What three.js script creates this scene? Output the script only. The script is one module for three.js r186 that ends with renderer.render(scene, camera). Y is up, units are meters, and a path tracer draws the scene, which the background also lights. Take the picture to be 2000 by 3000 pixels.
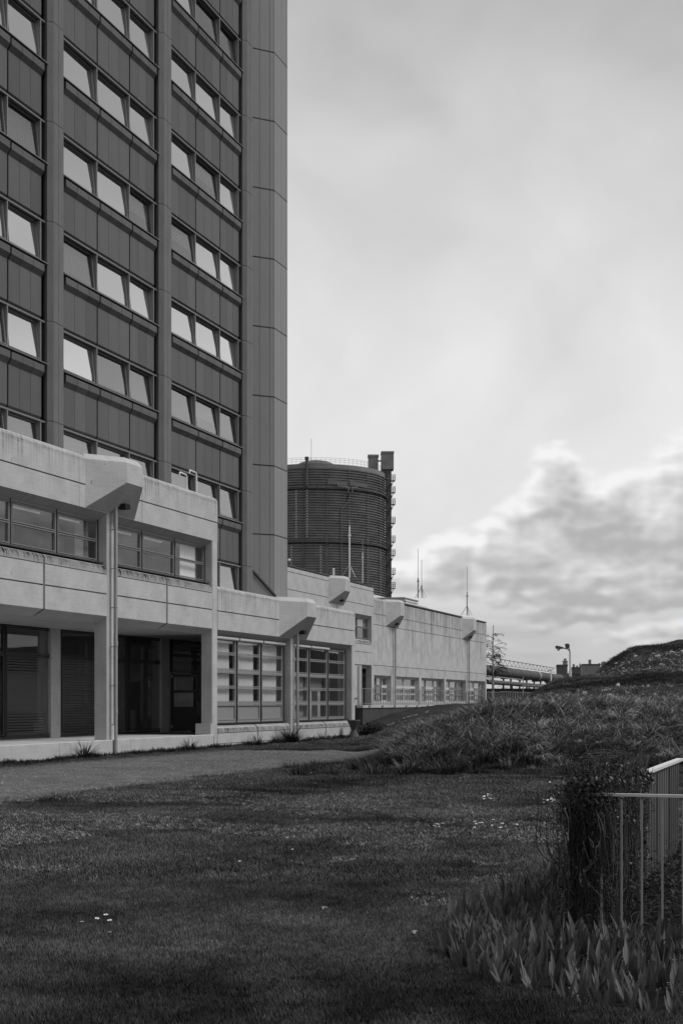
import * as THREE from 'three';
import { mergeGeometries, toCreasedNormals } from 'three/addons/utils/BufferGeometryUtils.js';
import { ConvexGeometry } from 'three/addons/geometries/ConvexGeometry.js';

// ---------------------------------------------------------------- camera, sky, sun, exposure
// 50 mm shift lens, level, horizon low in the frame. World: x across the facades, -z along them, y up, metres.
const FOC = 4167, CX = 1000, CY = 2055, EYE = 1.62;
const TH = Math.atan(1437 / FOC), SN = Math.sin(TH), CS = Math.cos(TH);
const scene = new THREE.Scene();
const camera = new THREE.PerspectiveCamera(2 * Math.atan(CY / FOC) * 180 / Math.PI, 2000 / (2 * CY), 0.1, 6000);
camera.setViewOffset(2000, 2 * CY, 0, 0, 2000, 3000);
camera.position.set(0, EYE, 0);
camera.lookAt(-SN * 100, EYE, -CS * 100);
camera.updateProjectionMatrix();
const renderer = new THREE.WebGLRenderer({ antialias: true });
renderer.setSize(682, 1024);
renderer.toneMapping = THREE.LinearToneMapping;
renderer.toneMappingExposure = 1.4;
renderer.shadowMap.enabled = true;

// ---- noise
function rng(seed) { let a = seed >>> 0; return () => { a = (a + 0x6d2b79f5) | 0; let t = Math.imul(a ^ (a >>> 15), 1 | a); t = (t + Math.imul(t ^ (t >>> 7), 61 | t)) ^ t; return ((t ^ (t >>> 14)) >>> 0) / 4294967296; }; }
const NT = new Float32Array(65536); { const r = rng(77); for (let i = 0; i < 65536; i++) NT[i] = r(); }
function vnoise(x, y, P = 256) {
  const ix = Math.floor(x), iy = Math.floor(y); let fx = x - ix, fy = y - iy; fx = fx * fx * (3 - 2 * fx); fy = fy * fy * (3 - 2 * fy);
  const x0 = ((ix % P) + P) % P, x1 = (x0 + 1) % P, y0 = ((iy % P) + P) % P, y1 = (y0 + 1) % P;
  const a = NT[x0 + y0 * 256], b = NT[x1 + y0 * 256], c = NT[x0 + y1 * 256], d = NT[x1 + y1 * 256];
  return a + (b - a) * fx + (c - a) * fy + (a - b - c + d) * fx * fy;
}
function fbm(x, y, o = 4, P = 256) { let s = 0, a = 0.5, n = 0; for (let i = 0; i < o; i++) { s += a * vnoise(x + i * 17, y + i * 31, P); n += a; x *= 2; y *= 2; a *= 0.5; P = Math.min(256, P * 2); } return s / n; }
const clamp = THREE.MathUtils.clamp, lerp = THREE.MathUtils.lerp, sstep = (x, a, b) => THREE.MathUtils.smoothstep(x, a, b);
const lin = (s) => (s <= 0.04045 ? s / 12.92 : Math.pow((s + 0.055) / 1.055, 2.4));

// ---- sky: a high veil of cloud, heaped clouds low over the horizon
{
  const W = 2048, H = 2048, data = new Float32Array(W * H * 4), axis = Math.atan2(-CS, -SN);
  // heaped clouds: soft cores [azimuth, elevation, half width, half height] in degrees, met again all round the horizon
  const CORES = [[8.5, 8.2, 1.7, 1.4], [10.0, 7.5, 2.0, 1.5], [11.6, 6.5, 2.2, 1.5], [13.8, 7.6, 1.9, 2.2], [7.0, 6.2, 1.7, 1.0], [15.8, 6.6, 2.6, 2.0], [4.6, 6.0, 1.5, 0.7], [3.2, 5.2, 2.6, 0.6], [7.2, 5.0, 3.0, 0.9], [10.8, 4.8, 3.0, 1.0], [14.2, 5.0, 3.0, 1.1], [9.2, 3.9, 2.2, 0.6], [12.8, 2.7, 2.6, 0.45], [21, 6.0, 2.4, 1.6], [25, 5.0, 2.2, 1.2], [29, 4.2, 2.4, 0.7]];
  const core = (a, e) => { let m = -3; for (const [ca, ce, w, h] of CORES) { let x = a - ca; x -= 34 * Math.round(x / 34); const v = 1 - (x / w) ** 2 - ((e - ce) / h) ** 2; if (v > m) m = v; } return m; };
  const billow = (x, y) => { let t = 0, k = 0.55; for (let o = 0; o < 5; o++) { t += k * (1 - Math.abs(2 * vnoise(x + o * 13.7, y + o * 7.1) - 1)); x *= 2.05; y *= 2.05; k *= 0.52; } return t - 0.55; };
  const heap = (az, e) => { const wa = az + (fbm(az * 0.5 + 11, e * 0.7 + 40, 3) - 0.5) * 2.6, we = e + (fbm(az * 0.5 + 71, e * 0.7 + 9, 3) - 0.5) * 1.6; const c = core(wa, we); return c < -1.6 ? -1 : c + billow(az * 0.95 + 4, e * 1.5) * 1.8; };
  for (let j = 0; j < H; j++) {
    const el = ((j + 0.5) / H - 0.5) * 180, e = Math.max(el, 0), fine = el > -1 && el < 48;
    for (let i = 0; i < W; i++) {
      const th = ((i + 0.5) / W - 0.5) * 2 * Math.PI;
      let az = (th - axis) * 180 / Math.PI; az = ((az + 540) % 360) - 180;   // degrees to the right of the lens axis
      const seam = 1 - sstep(Math.abs(az), 165, 179), cxa = Math.cos(az * Math.PI / 180), sxa = Math.sin(az * Math.PI / 180), wv = 1 - sstep(e, 36, 48);
      let s = 0.90 - 0.165 * sstep(e, 10, 33) - 0.05 * sstep(e, 34, 80) - 0.13 * (1 - sstep(e, 1, 6.5));
      if (fine) { const v1 = fbm(sxa * 5 + e * 0.05 + 9, cxa * 3 + e * 0.14 + 3, 5), v2 = fbm(sxa * 14 + 3 + v1 * 2, e * 0.22 + cxa * 2 + 50, 5); s += ((v1 - 0.5) * 0.15 * sstep(e, 9, 24) + (v2 - 0.5) * 0.09) * wv; }
      s -= 0.12 * sxa * sstep(e, 12, 28) * wv;
      if (fine && e < 13 && seam > 0) {
        const d = heap(az, e);
        if (d > -0.6) {
          const body = sstep(d, -0.5, 0.55) * seam; let over = 0;                          // cloud lying toward the light, up and a little to the side
          for (let k = 1; k <= 6; k++) over += clamp(heap(az - 0.1 * k, e + 0.3 * k) + 0.2, 0, 1.1) * (1.15 - 0.12 * k);
          const shade = 1 - Math.exp(-over * 0.21), relief = clamp((d - heap(az - 0.16, e + 0.32)) * 0.30 + (d - heap(az - 0.07, e + 0.14)) * 0.22, -0.5, 0.5), soft = fbm(az * 0.55 + 8, e * 1.0 + 2, 4) - 0.5;
          s = lerp(s, clamp(lerp(0.95, 0.615, shade) + 0.24 * relief + 0.32 * soft * shade, 0.48, 0.965), body * 0.92);
        }
        const lf = sstep(fbm(az * 0.16 + 70, e * 1.1 + 5, 5), 0.42, 0.66) * (1 - sstep(e, 2.4, 4.4)) * sstep(e, 0.7, 1.5) * seam;
        s = lerp(s, 0.70, lf * 0.6);
      }
      let L = lin(clamp(s, 0.3, 0.97)) / 1.4;
      if (el < 0) L = lerp(L, 0.1, sstep(-el, 0.5, 6));
      const o = (j * W + i) * 4; data[o] = L; data[o + 1] = L; data[o + 2] = L; data[o + 3] = 1;
    }
  }
  const t = new THREE.DataTexture(data, W, H, THREE.RGBAFormat, THREE.FloatType);
  t.mapping = THREE.EquirectangularReflectionMapping; t.magFilter = THREE.LinearFilter; t.minFilter = THREE.LinearFilter; t.needsUpdate = true;
  scene.background = t; scene.environment = t; scene.environmentIntensity = 1; scene.backgroundIntensity = 1;
}
// soft sun behind thin cloud, high over the open ground beyond the mound
const sun = new THREE.DirectionalLight(0xffffff, 1.5);
sun.position.set(-20 + 60 * 0.60, 60 * 0.79, -50 - 60 * 0.12); sun.target.position.set(-20, 0, -50); scene.add(sun); scene.add(sun.target);
sun.castShadow = true; sun.shadow.radius = 36; sun.shadow.mapSize.set(4096, 4096);
Object.assign(sun.shadow.camera, { left: -90, right: 90, top: 90, bottom: -90, near: 1, far: 300 });

// ---------------------------------------------------------------- helpers
const ray = (px, py = CY) => { const a = (px - CX) / FOC, b = (CY - py) / FOC; return [-SN + a * CS, b, -CS - a * SN]; };
const zAt = (px, X) => { const r = ray(px); return X * r[2] / r[0]; };
const yAt = (px, py, X) => { const r = ray(px, py); return EYE + X / r[0] * r[1]; };
const atD = (px, d, py = CY) => { const r = ray(px, py); return new THREE.Vector3(r[0] * d, EYE + r[1] * d, r[2] * d); };
const rd = (x, z) => [x * CS - z * SN, -x * SN - z * CS];                     // world -> (right, depth) of the lens axis
const fromRD = (r, d) => [r * CS - d * SN, -r * SN - d * CS];
const used = new Map();
const numbered = (n) => { const k = used.get(n) ?? 0; used.set(n, k + 1); return k ? n + '_' + String(k).padStart(3, '0') : n; };
function tag(o, label, category, group, kind) { if (label) o.userData.label = label; if (category) o.userData.category = category; if (group) o.userData.group = group; if (kind) o.userData.kind = kind; return o; }
function thing(name, label, category, pos = [0, 0, 0], group) { const o = new THREE.Group(); o.name = numbered(name); o.position.set(...pos); scene.add(o); return tag(o, label, category, group); }
const merged = (g) => { if (!Array.isArray(g)) return g; const l = g.map((q) => { const n = q.index ? q.toNonIndexed() : q; for (const k of Object.keys(n.attributes)) if (!['position', 'normal', 'uv'].includes(k)) n.deleteAttribute(k); return n; }); return l.length === 1 ? l[0] : mergeGeometries(l); };
// a mesh given in world coordinates under a thing (whose base is offset) or under one of its parts
function part(name, g, m, parent, label) {
  const o = new THREE.Mesh(merged(g), m); o.name = name; o.castShadow = o.receiveShadow = true;
  if (parent.isGroup && parent.parent === scene) o.position.copy(parent.position).negate();
  parent.add(o); if (label) o.userData.label = label; return o;
}
// a mesh with its own origin (shared geometry), placed at a world point under a thing, or at a local point under a part
function put(name, g, m, parent, x, y, z) {
  const o = new THREE.Mesh(g, m); o.name = name; o.castShadow = o.receiveShadow = true; o.position.set(x, y, z);
  if (parent.isGroup && parent.parent === scene) o.position.sub(parent.position);
  parent.add(o); return o;
}
function solo(name, g, m, label, category, group, kind) { const o = new THREE.Mesh(merged(g), m); o.name = numbered(name); o.castShadow = o.receiveShadow = true; scene.add(o); return tag(o, label, category, group, kind); }
function copy(o) { const c = o.clone(); c.name = numbered(o.name.replace(/_\d+$/, '')); scene.add(c); return c; }
// uv in metres by the way a face points
function uvm(g, su = 1, sv = su, y0 = 0) {
  const q = g.index ? g.toNonIndexed() : g, p = q.attributes.position, n = q.attributes.normal, uv = new Float32Array(p.count * 2);
  for (let i = 0; i < p.count; i++) {
    const ax = Math.abs(n.getX(i)), ay = Math.abs(n.getY(i)), az = Math.abs(n.getZ(i)), x = p.getX(i), y = p.getY(i), z = p.getZ(i);
    let u, v; if (ay > 0.75 && ay > ax && ay > az) { u = z; v = x + y0; } else if (ax >= az) { u = z; v = y; } else { u = x; v = y; }
    uv[2 * i] = u / su; uv[2 * i + 1] = (v - y0) / sv;
  }
  q.setAttribute('uv', new THREE.BufferAttribute(uv, 2)); return q;
}
const box = (x0, x1, y0, y1, z0, z1) => uvm(new THREE.BoxGeometry(Math.abs(x1 - x0), Math.abs(y1 - y0), Math.abs(z1 - z0)).translate((x0 + x1) / 2, (y0 + y1) / 2, (z0 + z1) / 2));
function extZ(profile, z0, z1, y0 = 0) { const s = new THREE.Shape(profile.map(([x, y]) => new THREE.Vector2(x, y))); return uvm(new THREE.ExtrudeGeometry(s, { depth: Math.abs(z1 - z0), bevelEnabled: false }).translate(0, 0, Math.min(z0, z1)), 1, 1, y0); }
function extY(poly, y0, y1) { const s = new THREE.Shape(poly.map(([x, z]) => new THREE.Vector2(x, z))); return uvm(new THREE.ExtrudeGeometry(s, { depth: y1 - y0, bevelEnabled: false }).rotateX(Math.PI / 2).translate(0, y1, 0)); }
// a flat frame in the (z, y) plane, thickness along x, round an opening
function frameX(x0, x1, y0, y1, z0, z1, w) { const a = Math.min(z0, z1), b = Math.max(z0, z1); return [box(x0, x1, y0, y0 + w, a, b), box(x0, x1, y1 - w, y1, a, b), box(x0, x1, y0 + w, y1 - w, a, a + w), box(x0, x1, y0 + w, y1 - w, b - w, b)]; }
function tube(pts, r, seg = 24, rs = 10) { const c = pts.length === 2 ? new THREE.LineCurve3(new THREE.Vector3(...pts[0]), new THREE.Vector3(...pts[1])) : new THREE.CatmullRomCurve3(pts.map((p) => new THREE.Vector3(...p)), false, 'catmullrom', 0.15); return new THREE.TubeGeometry(c, pts.length === 2 ? 1 : seg, r, rs, false); }
function bar(a, b, r, rs = 6) { const A = new THREE.Vector3(...a), B = new THREE.Vector3(...b), d = B.clone().sub(A); const g = new THREE.CylinderGeometry(r, r, d.length(), rs); g.applyQuaternion(new THREE.Quaternion().setFromUnitVectors(new THREE.Vector3(0, 1, 0), d.normalize())); return g.translate((A.x + B.x) / 2, (A.y + B.y) / 2, (A.z + B.z) / 2); }
const cyl = (x, y0, y1, z, r, rs = 12, r2 = r) => new THREE.CylinderGeometry(r2, r, y1 - y0, rs).translate(x, (y0 + y1) / 2, z);

// ---- textures (grain, stain and wear only)
function tex(W, H, f, ru, rv) {
  const d = new Uint8Array(W * H * 4);
  for (let j = 0; j < H; j++) for (let i = 0; i < W; i++) { const v = clamp(f((i + 0.5) / W, (j + 0.5) / H), 0, 1) * 255, o = (j * W + i) * 4; d[o] = d[o + 1] = d[o + 2] = v; d[o + 3] = 255; }
  const t = new THREE.DataTexture(d, W, H); t.wrapS = t.wrapT = THREE.RepeatWrapping; t.magFilter = THREE.LinearFilter; t.minFilter = THREE.LinearMipmapLinearFilter; t.generateMipmaps = true; t.repeat.set(1 / ru, 1 / rv); t.needsUpdate = true; return t;
}
const concreteF = (u, v) => {
  const board = Math.abs(((v * 32) % 1) - 0.5) * 2;
  let t = 0.92 + (fbm(u * 8, v * 8, 5, 8) - 0.5) * 0.30 - 0.10 * sstep(vnoise(u * 70, v * 5, 70) * vnoise(u * 9 + 3, v * 4, 9), 0.5, 0.8) + (vnoise(u * 16, v * 220, 256) - 0.5) * 0.07 + (vnoise(u * 200, v * 12, 256) - 0.5) * 0.07;
  t -= 0.16 * sstep(board, 0.88, 1.0) * vnoise(u * 8, Math.floor(v * 32) * 3.3, 8);
  const pit = vnoise(u * 128 + 5, v * 128, 128); t -= 0.3 * sstep(pit, 0.94, 0.985) + 0.5 * sstep(vnoise(u * 48 + 9, v * 48 + 2, 48), 0.972, 0.99);
  return t;
};
const concreteMap = tex(1024, 1024, concreteF, 4, 4);
const concreteBump = tex(512, 512, (u, v) => 0.5 + (fbm(u * 32, v * 32, 4, 32) - 0.5) * 0.5 - 0.3 * sstep(Math.abs(((v * 32) % 1) - 0.5) * 2, 0.9, 1), 4, 4);
// rain streaks running down from an edge: v = 1 at the edge, 0 about 1.6 m below it
const streakAt = (u, v, P, len) => {
  const big = fbm(u * 6, 1.5, 3, 6), c = vnoise(u * P, 3.5, P), c2 = vnoise(u * Math.min(256, P * 2.4), 9.5, Math.min(256, Math.round(P * 2.4))), c3 = vnoise(u * 31, 5.5, 31);
  const reach = len * (0.06 + 1.25 * Math.pow(c * 0.6 + c3 * 0.4, 2.2) * (0.4 + big)), w = vnoise(u * 50 + 3, v * 9, 50);
  return (sstep(c, 0.35, 0.9) * sstep(v, 1 - reach, 1.02) + 0.5 * sstep(c2, 0.5, 0.95) * sstep(v, 1 - reach * 1.4, 1)) * (0.55 + 0.45 * w) * (0.5 + big);
};
const stainMap = tex(1024, 512, (u, v) => concreteF(u * 2, v * 0.4) - 0.34 * clamp(streakAt(u, v, 170, 1.1), 0, 1) - 0.30 * sstep(v, 0.90, 0.99) * fbm(u * 60, v * 12, 4, 60), 8, 1.62);
const sillMap = tex(1024, 256, (u, v) => concreteF(u * 2, v * 0.15) - 0.6 * clamp(streakAt(u, v, 190, 1.3), 0, 1) - 0.6 * sstep(v, 0.42, 0.95) * (0.4 + 0.8 * fbm(u * 52, v * 6, 4, 52)), 8, 0.62);
const farMap = tex(1024, 1024, (u, v) => {
  const a = streakAt(u, v, 70, 1.0), b = sstep(vnoise(u * 90, v * 3.2, 90) * vnoise(u * 22 + 4, v * 2, 22), 0.42, 0.72);
  return concreteF(u * 2, v * 1.5) - 0.62 * clamp(a, 0, 1) - 0.6 * b * fbm(u * 60, v * 30, 3, 60) - 0.18 * sstep(v, 0.93, 1) * fbm(u * 40, 2, 3, 40);
}, 11.25, 5.7);
const metalMap = tex(512, 512, (u, v) => 0.92 + (vnoise(u * 60, v * 3, 60) - 0.5) * 0.16 + (fbm(u * 6, v * 6, 4, 6) - 0.5) * 0.30 - 0.2 * sstep(vnoise(u * 140, v * 2.2, 140), 0.8, 0.97), 2.6, 3.0);
const gravelMap = tex(1024, 1024, (u, v) => 0.62 + (fbm(u * 10, v * 10, 4, 10) - 0.5) * 0.5 + (vnoise(u * 200, v * 200, 256) - 0.5) * 0.5 + 0.25 * sstep(vnoise(u * 120, v * 120, 120), 0.78, 0.95), 5, 5);
const soilMap = tex(1024, 1024, (u, v) => 0.62 + (fbm(u * 12, v * 12, 5, 12) - 0.5) * 0.9 + (vnoise(u * 230, v * 230, 256) - 0.5) * 0.4, 4, 4);
const rustMap = tex(512, 512, (u, v) => 0.82 + (fbm(u * 8, v * 8, 5, 8) - 0.5) * 0.5, 24, 12);

for (const t of [stainMap, sillMap, farMap]) t.wrapT = THREE.ClampToEdgeWrapping;
const std = (g, rough = 0.85, o = {}) => { const m = new THREE.MeshPhysicalMaterial({ roughness: rough, metalness: 0, specularIntensity: rough > 0.8 ? 0.25 : 1, ...o }); m.color.setRGB(g, g, g); return m; };
const M = {
  concrete: std(0.52, 0.9, { map: concreteMap, bumpMap: concreteBump, bumpScale: 0.006 }),
  stained: std(0.52, 0.9, { map: stainMap, bumpMap: concreteBump, bumpScale: 0.006 }),
  sill: std(0.52, 0.9, { map: sillMap, bumpMap: concreteBump, bumpScale: 0.006 }),
  farConcrete: std(0.52, 0.9, { map: farMap }),
  darkConcrete: std(0.52, 0.9, { map: concreteMap }),
  oldConcrete: std(0.085, 0.9, { map: stainMap }),
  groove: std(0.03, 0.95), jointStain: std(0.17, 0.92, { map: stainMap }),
  panel: std(0.088, 0.48, { map: metalMap, metalness: 0.0 }),
  panelB: std(0.102, 0.48, { map: metalMap }),
  panelC: std(0.078, 0.48, { map: metalMap }),
  fin: std(0.13, 0.5, { map: metalMap }),
  shaft: std(0.245, 0.5, { map: tex(256, 256, (u, v) => 0.9 + (fbm(u * 5, v * 5, 4, 5) - 0.5) * 0.16, 5, 6) }),
  back: std(0.035, 0.8),  // near-black, putting shade into the colour of fin slots and floor edges
  rail: std(0.16, 0.45), railDark: std(0.05, 0.5),
  winFrame: std(0.13, 0.45), mullion: std(0.22, 0.45),
  mirror: std(0.84, 0.03, { metalness: 1 }),
  frame: std(0.26, 0.5), frameDark: std(0.035, 0.5), frameGrey: std(0.20, 0.5),
  glass: new THREE.MeshPhysicalMaterial({ transmission: 1, thickness: 0, roughness: 0.01, ior: 1.5, color: 0xffffff }),
  glassDark: new THREE.MeshPhysicalMaterial({ transmission: 1, thickness: 0, roughness: 0.01, ior: 1.45, color: 0xf0f0f0 }),
  coated: new THREE.MeshPhysicalMaterial({ transmission: 1, thickness: 0, roughness: 0.02, ior: 3.2, color: 0xcccccc }),
  room: std(0.30, 0.95),
  curtain: std(0.72, 0.95), blind: std(0.42, 0.7), blindDark: std(0.2, 0.7), shutter: std(0.30, 0.7),
  pipe: std(0.34, 0.45), white: std(0.78, 0.5), pale: std(0.6, 0.6), steel: std(0.30, 0.4, { metalness: 0.4 }), darkSteel: std(0.05, 0.6),
  rust: std(0.25, 0.85, { map: rustMap }), rustDark: std(0.13, 0.85, { map: rustMap }), rustMid: std(0.17, 0.85, { map: rustMap }),
  door: std(0.03, 0.5), pipeDark: std(0.075, 0.7, { map: rustMap }),
};

// ---------------------------------------------------------------- ground
const inPoly = (poly, x, z) => { let c = false; for (let i = 0, j = poly.length - 1; i < poly.length; j = i++) { const [xi, zi] = poly[i], [xj, zj] = poly[j]; if ((zi > z) !== (zj > z) && x < ((xj - xi) * (z - zi)) / (zj - zi) + xi) c = !c; } return c; };
const onLawn = (px, py) => { const d = EYE * FOC / (py - CY), p = atD(px, d); return [p.x, p.z]; };
const BED = [[1300, 2800], [1345, 2850], [1465, 2895], [1600, 2918], [1728, 2960], [1900, 2985], [2200, 2990], [2200, 2800], [1840, 2765], [1730, 2740], [1712, 2640], [1690, 2545], [1640, 2520], [1570, 2590], [1480, 2630], [1400, 2670], [1330, 2730]].map(([a, b]) => onLawn(a, b));
const pw = (t, x) => { if (x <= t[0][0]) return t[0][1]; for (let i = 1; i < t.length; i++) if (x <= t[i][0]) { const [a, p] = t[i - 1], [b, q] = t[i], k = (x - a) / (b - a); return p + (q - p) * (k * k * (3 - 2 * k) * 0.5 + k * 0.5); } return t[t.length - 1][1]; };
const PROFILE = [[30.6, 0], [32.2, 0.16], [34.2, 0.82], [36.4, 1.40], [38, 1.52], [43, 1.74], [48.6, 1.94], [49.4, 1.99], [49.9, 2.18], [52, 2.22], [80, 2.1], [110, 1.5], [160, 1.4]];
const SIDE = [[0, 0], [0.15, 0.06], [0.3, 0.32], [0.5, 0.62], [0.7, 0.8], [1, 1]];
function groundY(x, z) {
  const [r, d0] = rd(x, z);
  let h = (fbm(x * 0.35 + 60, z * 0.35 + 60, 3) - 0.5) * 0.05;
  if (d0 < 29 || d0 > 400) return h;
  const wob = (fbm(r * 0.35 + 7, 3.3, 3) - 0.5) * 1.6, d = d0 + wob * (1 - sstep(d0, 39, 47)) + (fbm(r * 0.3 + 30, 8.1, 3) - 0.5) * 1.2 * sstep(d0, 44, 47);
  const a = lerp(0.45, 0.3, clamp((d0 - 50) / 35, 0, 1)), w = d0 < 50 ? lerp(3.3, 4.9, clamp((d0 - 36) / 14, 0, 1)) : lerp(4.9, 7.0, clamp((d0 - 50) / 35, 0, 1));
  const L = pw(SIDE, clamp((r - a + (fbm(d0 * 0.3, 5.5, 2) - 0.5) * 0.5) / w, 0, 1));
  let p = pw(PROFILE, d) + 0.075 * clamp(r - 7, -4, 9) * sstep(d0, 44, 50) * (1 - sstep(d0, 75, 110));
  const u = sstep(r, 8.2 + (d0 - 53) * 0.25, 11.2 + (d0 - 53) * 0.2) * (1 - sstep(d0, 90, 120));
  const un = sstep(r + (fbm(d0 * 0.8, r * 0.8, 3) - 0.5) * 1.2, 11.0, 12.0) * (1 - sstep(d0, 90, 120)), dn = d0 + (fbm(r * 0.9 + 3, 2.2, 3) - 0.5) * 1.6;
  p += u * 0.95 * sstep(dn, 52.5, 59.5) + un * 0.32 * sstep(dn, 59.5, 60.0);
  p += sstep(r, 15.0, 19.5) * 1.0 * sstep(d0, 66, 75) * (1 - sstep(d0, 90, 120));
  p = Math.min(p, 1.36) + Math.max(0, p - 1.36) * lerp(sstep(r, 2.4, 4.2), sstep(r / d0, 0.112, 0.155), sstep(d0, 37.5, 42));
  h += p * L + L * sstep(d0, 31, 34) * (fbm(x * 1.1, z * 1.1, 4) - 0.5) * 0.42;
  return h;
}
function grow(a, b, step, lo, hi, k) { const l = []; for (let v = a; v <= b + 1e-6; v += step) l.push(v); let s = step, v = b; while (v < hi) { s *= k; v += s; l.push(v); } s = step; v = a; while (v > lo) { s *= k; v -= s; l.unshift(v); } return l; }
{
  const R = grow(-16, 24, 0.22, -1800, 1800, 1.16), D = grow(6, 64, 0.22, -300, 3200, 1.14), nR = R.length, nD = D.length;
  const pos = new Float32Array(nR * nD * 3), uv = new Float32Array(nR * nD * 2), col = new Float32Array(nR * nD * 3), idx = [];
  for (let j = 0, o = 0; j < nD; j++) for (let i = 0; i < nR; i++, o++) {
    const [x, z] = fromRD(R[i], D[j]); let y = groundY(x, z); if (Math.hypot(x, z) > 300) y = 0;
    pos[3 * o] = x; pos[3 * o + 1] = y; pos[3 * o + 2] = z; uv[2 * o] = x; uv[2 * o + 1] = z;
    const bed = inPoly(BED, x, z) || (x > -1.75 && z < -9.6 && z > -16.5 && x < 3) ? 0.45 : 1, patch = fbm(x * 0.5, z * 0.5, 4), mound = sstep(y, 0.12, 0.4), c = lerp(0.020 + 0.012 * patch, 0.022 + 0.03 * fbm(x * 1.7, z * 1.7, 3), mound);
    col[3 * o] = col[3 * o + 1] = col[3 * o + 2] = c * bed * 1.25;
    if (i && j) { const b = o - 1, c2 = o - nR, d = c2 - 1; idx.push(d, b, c2, b, o, c2); }
  }
  const g = new THREE.BufferGeometry(); g.setAttribute('position', new THREE.BufferAttribute(pos, 3)); g.setAttribute('uv', new THREE.BufferAttribute(uv, 2)); g.setAttribute('color', new THREE.BufferAttribute(col, 3)); g.setIndex(idx); g.computeVertexNormals();
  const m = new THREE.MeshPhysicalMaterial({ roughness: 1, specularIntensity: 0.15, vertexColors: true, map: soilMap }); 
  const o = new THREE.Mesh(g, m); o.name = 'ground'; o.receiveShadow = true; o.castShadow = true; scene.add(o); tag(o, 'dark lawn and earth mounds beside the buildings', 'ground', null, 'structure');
}
// drive of worn grass and fine gravel along the building
const PATH = { x0: -19.35, x1: -12.25, z0: -43.4, z1: 12 };
const pathIn = (x, z) => { const n = (fbm(x * 0.9 + 4, z * 0.9, 3) - 0.5), n2 = (fbm(z * 0.5, 7, 3) - 0.5); return x > PATH.x0 + n * 0.9 && x < PATH.x1 + n2 * 0.7 + (fbm(z * 3, x * 3, 3) - 0.5) * 0.7 && z > PATH.z0 + n * 2.4 - Math.max(0, x + 15) * 0.2; };
{
  const pos = [], uv = [], idx = [], NX = 60, NZ = 300; let n = 0; const id = new Map();
  const v = (i, j) => { const k = i * 1000 + j; if (!id.has(k)) { const x = PATH.x0 - 0.5 + (i / NX) * 8.2, z = PATH.z0 - 2 + (j / NZ) * 57; pos.push(x, groundY(x, z) + 0.012, z); uv.push(x, z); id.set(k, n++); } return id.get(k); };
  for (let i = 0; i < NX; i++) for (let j = 0; j < NZ; j++) { const x = PATH.x0 - 0.5 + ((i + 0.5) / NX) * 8.2, z = PATH.z0 - 2 + ((j + 0.5) / NZ) * 57; if (pathIn(x, z)) idx.push(v(i, j), v(i, j + 1), v(i + 1, j), v(i, j + 1), v(i + 1, j + 1), v(i + 1, j)); }
  const g = new THREE.BufferGeometry(); g.setAttribute('position', new THREE.Float32BufferAttribute(pos, 3)); g.setAttribute('uv', new THREE.Float32BufferAttribute(uv, 2)); g.setIndex(idx); g.computeVertexNormals();
  const o = new THREE.Mesh(g, std(0.20, 1, { map: gravelMap })); o.name = 'path'; o.receiveShadow = true; scene.add(o); tag(o, 'pale drive of fine gravel and worn grass along the building', 'path', null, 'structure');
}

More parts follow.
